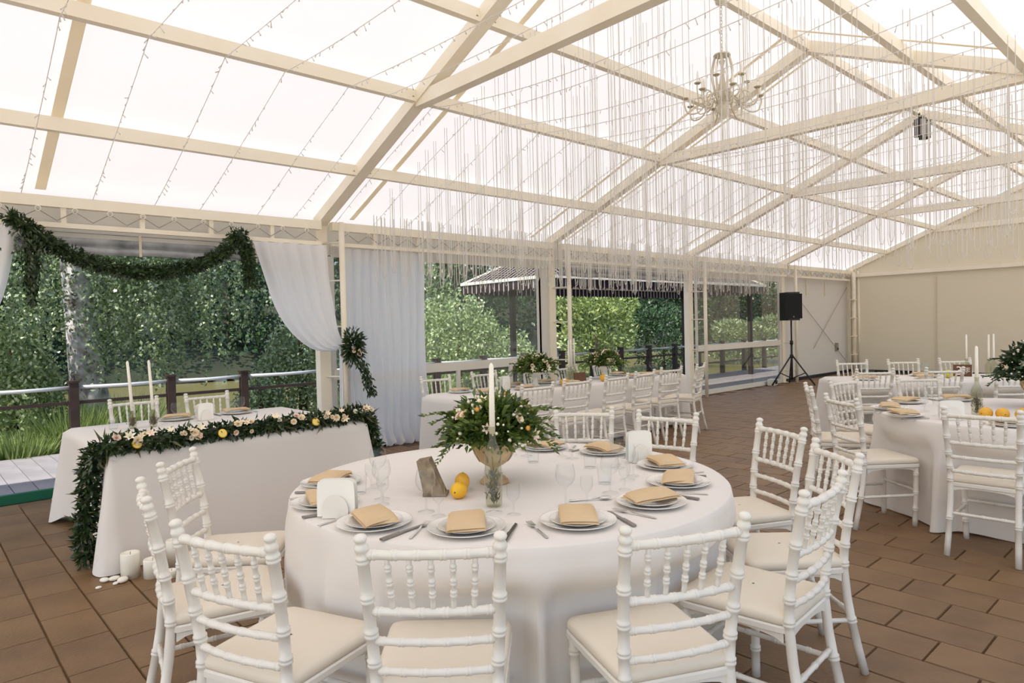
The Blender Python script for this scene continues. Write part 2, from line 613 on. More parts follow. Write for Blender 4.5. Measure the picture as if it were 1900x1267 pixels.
# thin webbing straps under the membrane
SX = [(1.02, .085), (4.24, .06), (7.36, .05), (8.15, .04), (11.3, .05), (12.1, .04), (15.3, .05)]
for x, w in SX:
    mbp = MB()
    for a, b in ((0, 4), (4, 8)):
        (ya, za), (yb, zb) = roof(a), roof(b)
        mbp.beam((x, ya, za+.078), (x, yb, zb+.078), w, .006, (0, 0, 1))
    o = mbp.build('roof_strap', 'strap')
    tag(o, 'flat beige strap under the membrane, %s' % {1.02: 'above the hanging leaf garland', 4.24: 'just past the sheer curtain post', 7.36: 'before the chandelier frame', 8.15: 'just past the chandelier frame', 11.3: 'before the third frame from the head table', 12.1: 'above the deck film window', 15.3: 'close to the loudspeaker frame'}[x], 'strap')

# eave truss of the window wall, one per bay
TB = {0: 'behind the viewer', 1: 'above the leaf garland', 2: 'above the sheer curtain panel', 3: 'above the open railing bay', 4: 'above the deck film window', 5: 'above the loudspeaker'}
for i, (a, b) in enumerate(zip(FX[:-1], FX[1:])):
    t = struct(link('trim_%d' % (n+8+i), None, None, (a, 7.42, 0)), 'cream eave truss laced with rope %s' % TB[i], 'eave truss')
    W = b-a
    MB().box(.07, W-.07, -.04, .04, 2.70, 2.80).build('top_chord', 'steel_cream', t)
    MB().box(.07, W-.07, -.025, .025, 2.515, 2.56).build('bottom_chord', 'steel_cream', t)
    MB().box(.07, W-.07, .136, .141, 2.42, 2.80).build('backing', 'canvas_white', t)
    for s in range(1, 6):
        xs = W*s/6
        MB().box(xs-.022, xs+.022, -.02, .02, 2.56, 2.70).build('strut', 'steel_cream', t)
    zig = []
    nz = 13
    for s in range(nz*2+1):
        zig.append((.12+(W-.24)*s/(nz*2), -.045, 2.665 if s % 2 else 2.575))
    MB().tube(zig, .0045, 5, smooth=False).build('lacing_rope', 'rope_grey', t)
    for s in range(nz):
        x, _, z = zig[2*s+1]
        e = MB()
        e.tube([(x+.022*math.cos(q*PI/5), -.05, z+.008+.022*math.sin(q*PI/5)) for q in range(11)], .006, 5, caps=False)
        e.build('eyelet', 'steel_white', t)

# window wall bays
w = struct(link('wall_left', None), 'window wall of the tent with open and filmed bays', 'wall')
MB().box(FX[5]+.08, XE, WY-.02, WY-.008, .06, 2.52).build('canvas_panel', 'canvas_white', w)
MB().box(FX[0], FX[1]-.08, WY-.02, WY-.008, .06, 2.52).build('canvas_panel', 'canvas_white', w)
MB().tube([(FX[5]+.9, WY-.06, 1.95), (XE-.35, WY-.06, .35)], .006, 5).build('brace_cable', 'rope_grey', w)
MB().tube([(FX[5]+1.6, WY-.065, .75), (XE-.2, WY-.065, 2.35)], .006, 5).build('brace_cable', 'rope_grey', w)
for x in (FX[5]+1.3, FX[5]+2.4):
    MB().box(x-.015, x+.015, WY-.045, WY-.03, 2.1, 2.5).build('strap_tie', 'strap', w)
bb = MB().box(FX[2]+.08, FX[3]-.08, WY-.05, WY+.03, 0, .07)
struct(bb.build('baseboard_left', 'base_black'), 'black skirting under the film window behind the long table', 'baseboard')
struct(MB().box(FX[4]+.2, FX[5]-.1, WY-.05, WY+.03, 0, .09).build('baseboard_deck', 'steel_white'), 'white sill under the deck film window', 'baseboard')
struct(MB().box(FX[5]+.08, XE, WY-.06, WY-.02, 0, .07).build('baseboard_corner', 'base_black'), 'black skirting under the canvas corner panel', 'baseboard')

# gables and the wall behind the viewer
def gable(x, name, lab):
    g = struct(link(name, None), lab, 'wall')
    pts = [roof(k) for k in (0, 4, 8)]
    MB().add([(x, WY, 0), (x, Y2, 0), (x, pts[2][0], pts[2][1]), (x, pts[1][0], pts[1][1]), (x, pts[0][0], pts[0][1])], [(0, 1, 2, 3, 4)]).build('canvas_sheet', 'canvas', g)
    for yy in (5.4, 3.39, 1.3):
        MB().box(x-.03, x-.004, yy-.012, yy+.012, .05, 2.5).build('seam', 'canvas', g)
    return g
g = gable(XE, 'wall_back', 'plain beige canvas gable wall behind the far tables')
MB().box(XE-.07, XE-.01, Y2, WY, 0, .08).build('skirting', 'base_black', g)
MB().box(XE-.10, XE-.02, Y2, WY, 2.62, 2.72).build('gable_beam', 'steel_cream', g)
wf = struct(link('wall_front', None), 'unseen gable with canvas top, lower half opened to let light in', 'wall')  # out of view; lower half left open so daylight brightens the inside
MB().add([(XB, WY, 2.45), (XB, Y2, 2.45), (XB, Y2, EZ), (XB, RY, RZ), (XB, WY, EZ)], [(0, 1, 2, 3, 4)]).build('canvas_sheet', 'canvas_white', wf)
wr = struct(link('wall_right', None), 'unseen long side wall, clear film added to let light in', 'wall')  # out of view; film put in so fill light enters from this side
MB().box(XB, XE, Y2-.02, Y2-.01, 0, .12).build('canvas_panel', 'canvas_white', wr)
MB().box(XB, XE, Y2-.02, Y2-.01, 2.45, EZ).build('canvas_panel', 'canvas_white', wr)
for a, b in zip(FX[:-1], FX[1:]):
    MB().add([(a, Y2-.015, .12), (b, Y2-.015, .12), (b, Y2-.015, 2.45), (a, Y2-.015, 2.45)], [(0, 1, 2, 3)]).build('film', 'pvc_film_clean', wr)
    MB().box(a, b, Y2-.03, Y2+.01, .70, .80).build('cross_rail', 'steel_white', wr)
# corner poles by the canvas gable
cpole = thing('corner_pole', 'cream pole with clamps where window wall meets gable', 'pole', (XE-.22, WY-.25, 0))
MB().tube([(0, 0, 0), (0, 0, 2.75)], .055, 10).build('tube', 'steel_cream', cpole)
MB().tube([(-.12, .02, 0), (-.12, .02, 2.6)], .012, 6).build('cable', 'rope_grey', cpole)
for z in (.5, 1.0, 1.5, 2.0):
    MB().box(-.13, .06, -.06, .065, z-.012, z+.012).build('clamp', 'steel_cream', cpole)
sb = thing('socket_box', 'small grey power socket box beside the corner pole', 'socket', (XE-.9, WY-.05, .62))
MB().box(-.05, .05, -.03, .03, 0, .22).build('casing', 'rope_grey', sb)
MB().box(-.035, .035, -.04, -.03, .03, .09).build('socket_face', 'black_plastic', sb)

# film windows
def filmwin(nm, x0, x1, film, lab, rail=True, sticks=()):
    t = struct(link(nm, None), lab, 'window')
    MB().add([(x0, WY-.01, .08), (x1, WY-.01, .08), (x1, WY-.01, 2.47), (x0, WY-.01, 2.47)], [(0, 1, 2, 3)]).build('film', film, t)
    MB().box(x0, x1, WY-.034, WY-.026, 2.40, 2.53).build('top_hem', 'canvas_white', t)
    for x in (x0, x1):
        MB().box(x-.04, x+.04, WY-.03, WY-.012, .06, 2.40).build('side_hem', 'canvas_white', t)
    if rail:
        MB().box(x0, x1, WY-.05, WY-.015, .90, 1.02).build('cross_rail', 'steel_white', t)
    for x in sticks:
        MB().box(x-.028, x+.028, WY-.05, WY-.015, .07, .90).build('upright', 'steel_white', t)
filmwin('window_1', FX[2]+.12, FX[3]-.28, 'pvc_film', 'hazy clear film window with white cross rail behind the long table', True, (5.83, 6.44, 6.83))
filmwin('window_2', FX[4]+.24, FX[5]-.12, 'pvc_film_darkened', 'reflective clear film window with white cross rail next to loudspeaker', True)
MB().box(FX[3]-.28, FX[3]-.07, WY-.03, WY-.005, .06, 2.5).build('canvas_strip', 'canvas_white', w)
# rolled up film over the open bays
def rolled(x0, x1, lab):
    t = thing('rolled_film_blind', lab, 'blind', (x0, WY-.03, 0))
    MB().grid(lambda u, v: (u*(x1-x0), .02*math.sin(v*9), 2.5-.15*v), 20, 8).build('film', 'pvc_roll', t)
    MB().tube([((x1-x0)*s/20, 0, 2.335+.006*math.sin(s*1.3)) for s in range(21)], .036, 10).build('roll', 'pvc_roll', t)
    for f in (.18, .5, .82):
        MB().box((x1-x0)*f-.012, (x1-x0)*f+.012, -.045, -.04, 2.29, 2.5).build('tie_strap', 'strap', t)
rolled(FX[1]+.15, FX[2]-.15, 'grey rolled-up film blind behind the leaf garland')
rolled(FX[3]+.2, FX[4]-.1, 'grey rolled-up film blind above the open railing bay')

# ------------------------------------------------------------------ outside: deck, railing, bank, pond, far wood
dk = struct(link('deck', None), 'grey board terrace outside the window wall', 'terrace')
bm_ = MB().box(-.091, .091, 7.68, 9.98, .03, .06).mesh('deck_board', 'deck_board')
x = -4.0
while x < 22:
    link('deck_board', bm_, dk, (x+.095, 0, random.uniform(-.002, .002)))
    x += .19
MB().box(-4, 22, 7.7, 9.95, -.1, .02).build('joist_frame', 'dark_wood', dk)
struct(MB().box(FX[1], FX[2]-.1, 7.615, 7.675, -.01, .075).build('kerb', 'green_paint'), 'green painted edge beam between slabs and terrace boards', 'kerb')

rl = thing('railing', 'dark timber railing with pale top rail along the terrace', 'railing', (0, 9.95, 0))
px = [-1.2, -.1, .55, 1.6, 2.73, 3.72, 4.95, 6.1, 7.2, 8.3, 9.4, 10.5, 11.5, 12.5, 13.6, 14.7, 15.8, 17.0, 18.2, 19.4, 20.6]
for i, x in enumerate(px):
    MB().box(x-.05, x+.05, -.05, .05, .05, .93).build('post', 'dark_wood', rl)
    MB().box(x-.06, x+.06, -.06, .06, .93, .955).build('post_cap', 'dark_wood', rl)
for a, b in zip(px[:-1], px[1:]):
    MB().tube([(a+.05, 0, .87), ((a+b)/2, 0, .862), (b-.05, 0, .87)], .024, 8).build('top_rail', 'rail_steel', rl)
    MB().box(a+.05, b-.05, -.025, .025, .66, .70).build('mid_rail', 'dark_wood', rl)
    if a > 14:
        MB().box(a+.05, b-.05, -.02, .02, .35, .39).build('low_rail', 'dark_wood', rl)

def ground(u, v):
    x = -12+u*60
    y = 9.9+v*6.5
    w_ = float(np.interp(x, [-12, 1.7, 2.9, 5.2, 6.0, 7.8, 9.0, 11.5, 48], [3.0, 1.7, .15, .15, .9, .9, .1, .5, .5]))
    q = min(1, max(0, (y-9.95-w_)/.9))
    return (x, y, -.12-1.1*q*q*(3-2*q)+.03*math.sin(x*1.7)*math.sin(y*2.1))
struct(MB().grid(ground, 160, 26).build('ground', 'grass_ground'), 'grassy bank sloping down to the pond', 'bank')
struct(MB().box(-40, 130, 10.0, 38, -1.6, -.95).build('water', 'water'), 'still green-brown pond beyond the railing', 'pond')
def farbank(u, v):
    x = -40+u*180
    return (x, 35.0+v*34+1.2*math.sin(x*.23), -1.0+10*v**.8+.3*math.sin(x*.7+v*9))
struct(MB().grid(farbank, 60, 14).build('hill', 'shaded_wood_floor'), 'wooded far bank of the pond', 'hill')
struct(MB().box(-60, 140, -40, 9.8, -.5, -.13).build('terrain', 'bounce_ground'), 'unseen pale ground added to bounce light into the tent', 'ground')  # unseen light-coloured ground, added as a reflector for the interior

def blobcloud(blobs, n):
    """points spread over the outer shells of several lobes"""
    P, D = [], []
    w = np.array([b[3]*b[4] for b in blobs])
    w = w/w.sum()
    for b, k in zip(blobs, w):
        q = max(int(n*k), 5)
        u = unit(q)
        rr = rng.uniform(.72, 1.02, q)[:, None]
        P.append(np.array(b[:3])+u*rr*np.array([b[3], b[3], b[4]]))
        D.append(u+rng.normal(size=(q, 3))*.6+np.array([0, 0, -.3]))
    return np.vstack(P), np.vstack(D)

def wood_tree(seed, h, r, n, leaf):
    rs_ = np.random.default_rng(seed)
    blobs = [(0, 0, h*.64, r*.62, h*.33)]
    for i in range(18):
        a = rs_.uniform(0, 2*PI)
        zz = rs_.uniform(.16, .92)
        q = r*float(np.interp(zz, [.15, .3, .45, .75, .95], [.30, .55, .85, .70, .25]))*rs_.uniform(.7, 1)
        blobs.append((q*math.cos(a), q*math.sin(a), h*zz, r*rs_.uniform(.3, .5), h*rs_.uniform(.08, .15)))
    P, D = blobcloud(blobs, n)
    return leafmesh('crown', P, D, rng.uniform(.7, 1.3, len(P))*leaf, leaf*.75, 'leaf_forest')
crowns = [wood_tree(s, 11+s, 4.2+.3*s, 5200, .34) for s in range(3)]
trunkm = MB().tube([(0, 0, -.5), (.1, 0, 3), (-.1, .1, 7)], [.28, .22, .1], 8).mesh('trunk', 'bark')
def far_tree(x, y, v, sc, rz, lab):
    t = thing('broadleaf_tree', lab, 'tree', (x, y, -1.7), rz, 'trees across the pond')
    link('crown', crowns[v], t)
    link('trunk', trunkm, t)
    t.scale = (sc, sc, sc)
for i in range(11):
    far_tree(-5+i*9.6+random.uniform(-.3, .3), 40.0+random.uniform(-.8, .8), i % 3, random.uniform(.9, 1.0), random.uniform(0, 6), 'dark green broadleaf tree on the far bank of the pond')
for i in range(10):
    far_tree(-6+i*11.5+random.uniform(-.3, .3), 51.5+random.uniform(-.6, .6), (i+1) % 3, random.uniform(1.12, 1.22), random.uniform(0, 6), 'taller dark tree standing behind the first row across the pond')

def strands(name, starts, ends, per, leaf, mat, sway=.06, droop=True):
    P, D = [], []
    for a, b in zip(starts, ends):
        a, b = np.array(a), np.array(b)
        ln = np.linalg.norm(b-a)
        k = max(int(ln*per), 4)
        t = np.sort(rng.uniform(0, 1, k))[:, None]
        mid = np.array([rng.normal()*sway, rng.normal()*sway, 0])
        pts = a+(b-a)*t+mid*np.sin(t*PI)+rng.normal(size=(k, 3))*.035
        P.append(pts)
        dd = rng.normal(size=(k, 3))*.7
        dd[:, 2] -= .7
        D.append(dd)
    P, D = np.vstack(P), np.vstack(D)
    return leafmesh(name, P, D, rng.uniform(.7, 1.25, len(P))*leaf, leaf*.62, mat)

# weeping birch close to the terrace
bt = thing('weeping_birch', 'weeping birch with pale mottled trunk beyond the terrace railing', 'tree', (2.22, 12.0, -.35))
tr = [(.10, 0, 0), (.02, .0, .35), (-.10, .02, 1.2), (-.16, .03, 2.2), (-.25, .05, 3.6), (-.3, .1, 5.2), (-.2, .1, 7)]
MB().tube(catmull(tr, 6), [.36-.045*min(i/6, 1)-.0062*i for i in range(len(catmull(tr, 6)))], 14).build('trunk', 'bark_birch', bt)
brs = []
for i in range(16):
    a = rng.uniform(0, 2*PI)
    z0 = rng.uniform(2.6, 5.6)
    L = rng.uniform(1.6, 3.2)
    p = [(-.25, .06, z0), (-.25+L*.5*math.cos(a), .06+L*.5*math.sin(a), z0+.8), (-.25+L*math.cos(a), .06+L*math.sin(a), z0+.45)]
    brs.append(p)
    MB().tube(catmull(p, 5), [.06*(1-s/13) for s in range(11)], 6).build('branch', 'bark', bt)
ss, ee = [], []
for i in range(760):
    b = brs[int(rng.integers(len(brs)))]
    t = rng.uniform(.2, 1.05)
    a = np.array(b[0])*(1-t)+np.array(b[2])*t+np.array([rng.normal()*.5, rng.normal()*.4, rng.uniform(0, .7)])
    low = rng.uniform(.7, 2.3)+.25*abs(a[0]+.2)*rng.uniform(-.4, .6)
    if a[1] < -1.35 or (abs(a[0]+.15) < .42 and a[1] < .1 and rng.uniform() < .6):
        continue
    if -2.2 < a[0] < -.2 and -.75 < a[1] < .35 and rng.uniform() < .8:
        continue
    ss.append(a)
    ee.append((a[0]+rng.normal()*.15, a[1]+rng.normal()*.1, min(low+.35, a[2]-.5)))
link('crown', strands('crown', ss, ee, 34, .066, 'leaf_birch'), bt)

def weeper(name, lab, x, y, z, h, r, n, mat, leaf, cat='tree', per=22, grp=None):
    t = thing(name, lab, cat, (x, y, z), 0, grp)
    MB().tube([(0, 0, -.2), (.05, .02, h*.5), (0, .05, h*.85)], [.10, .07, .02], 7).build('trunk', 'bark', t)
    ss, ee = [], []
    for i in range(n):
        a = rng.uniform(0, 2*PI)
        q = r*math.sqrt(rng.uniform(.02, 1))
        top = h*(1-.45*(q/r)**2)*rng.uniform(.85, 1.05)
        s = (q*.8*math.cos(a), q*.8*math.sin(a), top)
        ss.append(s)
        ee.append((q*1.15*math.cos(a)+rng.normal()*.06, q*1.15*math.sin(a)+rng.normal()*.06, max(.05, top-h*rng.uniform(.35, .8))))
    link('crown', strands('crown', ss, ee, per, leaf, mat), t)
    return t
weeper('weeping_willow', 'pale weeping willow seen through the hazy film window', 11.9, 15.4, -1.0, 3.7, 1.9, 420, 'leaf_willow', .11, per=16)
weeper('weeping_willow', 'lower willow clump at the foot of the larger willow', 13.6, 15.2, -1.0, 2.6, 1.5, 220, 'leaf_willow', .11, per=16)
weeper('weeping_shrub', 'arching light green shrub at the frame edge beyond the terrace', 1.12, 11.6, -.2, 2.05, .72, 260, 'leaf_willow', .07, 'shrub', per=30)
weeper('weeping_shrub', 'drooping shrub on the bank behind the tied curtain', 5.7, 12.3, -.4, 2.35, 1.0, 260, 'leaf_birch', .075, 'shrub', per=30)
weeper('weeping_shrub', 'low drooping shrub right of the birch trunk behind railing', 4.6, 11.6, -.4, 1.25, .55, 100, 'leaf_birch', .07, 'shrub', per=30)

def bush(name, lab, x, y, z, h, r, n, mat, leaf, cat='bush'):
    t = thing(name, lab, cat, (x, y, z))
    blobs = [(0, 0, h*.5, r*.8, h*.5)]
    for i in range(9):
        a = rng.uniform(0, 2*PI)
        zz = rng.uniform(.25, .9)
        blobs.append((r*.6*math.cos(a), r*.6*math.sin(a), h*zz, r*.42, h*.16))
    P, D = blobcloud(blobs, n)
    D[:, 2] += .8
    link('crown', leafmesh('crown', P, D, rng.uniform(.7, 1.3, len(P))*leaf, leaf*.5, mat), t)
    MB().tube([(0, 0, -.4), (0, 0, h*.6)], [.09, .04], 7).build('trunk', 'bark', t)
bush('round_bush', 'bright yellow-green round tree seen through the open railing bay', 22.2, 19.0, -1.0, 4.1, 2.0, 5200, 'leaf_bright', .2, 'tree')
bush('round_bush', 'dark leafy bush beyond the far end of the railing', 30, 21.0, -1.0, 3.4, 2.6, 4200, 'leaf_forest', .2)
bush('round_bush', 'mid green tree behind the willow, through the hazy window', 15.0, 21.5, -1.0, 5.4, 1.6, 3000, 'leaf_birch', .2, 'tree')
bush('round_bush', 'leafy waterside bush reflected in the pond by the deck window', 36, 19.5, -1.0, 2.6, 2.4, 3600, 'leaf_birch', .2)

def tuft(lab, x, y, z, h, r, n):
    P = np.zeros((n, 3))
    a = rng.uniform(0, 2*PI, n)
    q = r*np.sqrt(rng.uniform(0, 1, n))*.6
    P[:, 0], P[:, 1] = q*np.cos(a), q*np.sin(a)
    D = np.stack([np.cos(a)*q/r*1.1, np.sin(a)*q/r*1.1, np.ones(n)], 1)+rng.normal(size=(n, 3))*.16
    me = leafmesh('grass_clump', P, D, h*rng.uniform(.55, 1.1, n), .022, 'leaf_grass', .06)
    o = link('grass_clump', me, None, (x, y, z))
    tag(o, lab, 'grass', 'grass clumps along the terrace')
for lab, x, y, z, h, r, nn in [
    ('tall grass clump left of the birch trunk', 1.75, 10.85, -.15, .80, .45, 700),
    ('tall grass clump against the birch trunk foot', 2.35, 11.0, -.15, .85, .5, 800),
    ('grass clump at the terrace corner under the railing', 1.05, 10.32, -.12, .45, .4, 700),
    ('bright low grass behind the white board edge', .35, 10.35, -.12, .35, .35, 600),
    ('tall grass clump beneath the arching shrub', 1.3, 10.8, -.15, .55, .4, 500),
    ('bright grass seen between chairs through hazy window', 7.3, 10.75, -.1, .85, .7, 1000),
    ('grass clump through hazy window by the curtain edge', 6.1, 10.6, -.1, .6, .6, 700),
    ('grass tuft at the railing foot behind wine glasses', 12.8, 10.6, -.1, .55, .6, 700),
    ('grass tuft at the railing foot before the deck window', 14.2, 10.6, -.1, .5, .6, 700)]:
    tuft(lab, x, y, z, h, r, nn)

# striped awning over the terrace
aw = thing('striped_awning', 'grey and white striped hipped awning over the terrace', 'awning', (0, 0, 0))
AX0, AX1, AY0, AY1, AZ = 8.95, 17.2, 8.75, 11.4, 2.42
ridge = [(AX0+1.5, (AY0+AY1)/2, 3.25), (AX1-1.5, (AY0+AY1)/2, 3.25)]
def panel(pts, uvs):
    me = bpy.data.meshes.new('awning_panel')
    me.from_pydata(pts, [], [tuple(range(len(pts)))])
    ul = me.uv_layers.new(name='UVMap')
    for i, q in enumerate(uvs):
        ul.data[i].uv = q
    me.materials.append(MATS['awning_stripe'])
    link('fabric_panel', me, aw)
c00, c10, c11, c01 = (AX0, AY0, AZ), (AX1, AY0, AZ), (AX1, AY1, AZ), (AX0, AY1, AZ)
k = 8.0
panel([c00, c10, ridge[1], ridge[0]], [(AX0*k, 0), (AX1*k, 0), (ridge[1][0]*k, 1), (ridge[0][0]*k, 1)])
panel([c11, c01, ridge[0], ridge[1]], [(AX1*k, 0), (AX0*k, 0), (ridge[0][0]*k, 1), (ridge[1][0]*k, 1)])
panel([c01, c00, ridge[0]], [(AY1*k, 0), (AY0*k, 0), (ridge[0][1]*k, 1)])
panel([c10, c11, ridge[1]], [(AY0*k, 0), (AY1*k, 0), (ridge[1][1]*k, 1)])
def valance(a, b, k0):
    me_v, me_f, uv = [], [], []
    L = math.dist(a, b)
    nn = int(L/.11)
    for i in range(nn):
        for s in (0, 1):
            t = (i+s)/nn
            p = [a[q]+(b[q]-a[q])*t for q in range(3)]
            me_v += [p, (p[0], p[1], p[2]-.19)]
        b0 = i*5
        tm = (i+.5)/nn
        p = [a[q]+(b[q]-a[q])*tm for q in range(3)]
        me_v.append((p[0], p[1], p[2]-.23))
        me_f.append((b0, b0+1, b0+4, b0+3, b0+2))
        uv += [(i*.5, 0)]*5
    me = bpy.data.meshes.new('valance')
    me.from_pydata(me_v, [], me_f)
    ul = me.uv_layers.new(name='UVMap')
    j = 0
    for pgn in me.polygons:
        for li in pgn.loop_indices:
            v = me.vertices[me.loops[li].vertex_index].co
            ul.data[li].uv = ((v.x+v.y)*k0, 0)
    me.materials.append(MATS['awning_stripe'])
    link('valance', me, aw)
for a, b in ((c00, c10), (c10, c11), (c11, c01), (c01, c00)):
    valance(a, b, 7)
    MB().beam(a, b, .05, .06).build('edge_bar', 'steel_white', aw)
for a, b in ((c00, ridge[0]), (c01, ridge[0]), (c10, ridge[1]), (c11, ridge[1]), (ridge[0], ridge[1])):
    MB().beam(a, b, .04, .05).build('hip_bar', 'steel_white', aw)
for x, y in ((AX0+1.2, AY1-.3), (AX1-.3, AY1-.3), (AX1-.3, AY0+.3)):
    MB().box(x-.05, x+.05, y-.05, y+.05, -.1, AZ).build('leg_post', 'dark_wood', aw)
tl = thing('terrace_lamp', 'small pair of white bulbs hanging under the awning', 'lamp', (12.2, 9.8, 2.5))
MB().tube([(0, 0, .5), (0, 0, .1)], .006, 5).build('cord', 'black_metal', tl)
for s in (-.07, .07):
    MB().ball((s, 0, .05), .04, 10, 7).build('bulb', 'paint_white', tl)

# ------------------------------------------------------------------ sheer curtains
def drape(name, lab, left, right, nfold, yb, amp=.05, tail=None):
    t = thing(name, lab, 'curtain')
    Lc, Rc = catmull([(a, 0, b) for a, b in left], 8), catmull([(a, 0, b) for a, b in right], 8)
    def at(c, v):
        q = v*(len(c)-1)
        i = min(int(q), len(c)-2)
        return c[i].lerp(c[i+1], q-i)
    def fn(u, v):
        a, b = at(Lc, v), at(Rc, v)
        p = a.lerp(b, u)
        wd = (b-a).length
        s = math.sin(u*nfold*2*PI+v*1.5)
        return (p.x, yb+amp*s*(1-.45*v)-.08*v*math.sin(PI*u), p.z-.10*math.sin(PI*u)*max(0, v-.55)*1.6*min(1, wd))
    MB().grid(fn, nfold*10, 40).build('cloth', 'sheer', t)
    if tail:
        x0, z0, x1, z1, w0, w1 = tail
        MB().grid(lambda u, v: (x0+(x1-x0)*v+(u-.5)*(w0+(w1-w0)*v), yb+.03*math.sin(u*6*2*PI), z0+(z1-z0)*v), 60, 12).build('tail', 'sheer', t)
        MB().tube([(x0+w0*.5*math.cos(q*PI/6), yb+.05*math.sin(q*PI/6), z0+.01*math.sin(q)) for q in range(13)], .018, 8, caps=False).build('tie_band', 'sheer', t)
    return t
drape('sheer_curtain', 'white sheer curtain swept and tied to the post by flowers',
      [(2.88, 2.50), (3.0, 2.1), (3.12, 1.75), (3.3, 1.48), (3.55, 1.29), (3.80, 1.26)],
      [(3.74, 2.50), (3.77, 2.1), (3.82, 1.8), (3.86, 1.55), (3.90, 1.42), (3.92, 1.38)], 5, 7.30, .03,
      (3.93, 1.30, 3.98, .03, .10, .26))
drape('sheer_curtain', 'white sheer curtain hanging at the frame edge left of garland',
      [(-.10, 2.50), (-.09, 2.0), (-.08, 1.6), (-.07, 1.4), (-.06, 1.3)],
      [(.80, 2.50), (.74, 2.1), (.64, 1.75), (.45, 1.45), (.10, 1.28)], 5, 7.30, .03,
      (-.02, 1.28, -.04, .03, .10, .26))
def panel_fn(u, v):
    x = 3.99+u*1.24+.02*math.sin(v*5+u*9)
    fold = .028*math.sin(u*9*2*PI)+.012*math.sin(u*23*2*PI+v*2)
    y = 7.455+fold-(.10*max(0, v-.93)/.07*(.6+.4*math.sin(u*8*2*PI)))
    z = 2.50-v*2.49+(.05*max(0, v-.93)/.07*max(0, math.sin(u*8*2*PI)))
    return (x, y, max(z, .006))
pc = thing('sheer_curtain', 'straight white sheer panel hanging to the floor beside post bouquet', 'curtain')
MB().grid(panel_fn, 120, 36).build('cloth', 'sheer', pc)

# ------------------------------------------------------------------ chairs
def bumped(path, nodes, r, ends=None, fine=14, ring=.22, wid=.006, seg=12):
    """bamboo-turned round bar: rings at the given fractions of its length"""
    c = catmull(path, fine)
    acc = [0]
    for a, b in zip(c[:-1], c[1:]):
        acc.append(acc[-1]+(b-a).length)
    L = acc[-1]
    def at(s):
        for i in range(len(c)-1):
            if s <= acc[i+1] or i == len(c)-2:
                q = (s-acc[i])/max(acc[i+1]-acc[i], 1e-9)
                return c[i].lerp(c[i+1], max(0, min(1, q)))
    marks = [(0, r), (L, r)]
    for i in range(1, 8):
        marks.append((L*i/8, r))
    for nn in nodes:
        s = nn*L
        for ds, q in ((-2.2*wid, 1), (-1.6*wid, 1+ring), (-.5*wid, 1+ring), (0, 1.02), (.5*wid, 1+ring), (1.6*wid, 1+ring), (2.2*wid, 1)):
            marks.append((min(max(s+ds, 0), L), r*q))
    marks = [mk for mk in marks if not any(abs(mk[0]-nn*L) < 2.4*wid and mk[1] == r and abs(abs(mk[0]-nn*L)-2.2*wid) > 1e-6 for nn in nodes)]
    marks.sort()
    pts, rr = [], []
    for s, q in marks:
        if pts and (at(s)-pts[-1]).length < 1e-5:
            continue
        pts.append(at(s))
        rr.append(q)
    if ends:
        d = (pts[-1]-pts[-2]).normalized()
        e = pts[-1]
        for ds, q in ends:
            pts.append(e+d*ds)
            rr.append(q)
    return MB().tube(pts, rr, seg)

def trapez(w0, w1, d, n=10, rad=.05):
    """rounded seat outline: w0 at the back, w1 at the front"""
    cs = [(-w0/2, -d/2), (w0/2, -d/2), (w1/2, d/2), (-w1/2, d/2)]
    out = []
    for i, (x, y) in enumerate(cs):
        p = Vector((x, y))
        a = (Vector(cs[i-1])-p).normalized()
        b = (Vector(cs[(i+1) % 4])-p).normalized()
        for k in range(n):
            t = k/(n-1)
            q0, q1 = p+a*rad*(1-t), p+b*rad*t
            out.append((1-t)*(p+a*rad*(1-t))+t*(p+b*rad*t) if False else ((1-t)**2*(p+a*rad)+2*t*(1-t)*p+t*t*(p+b*rad)))
    return out

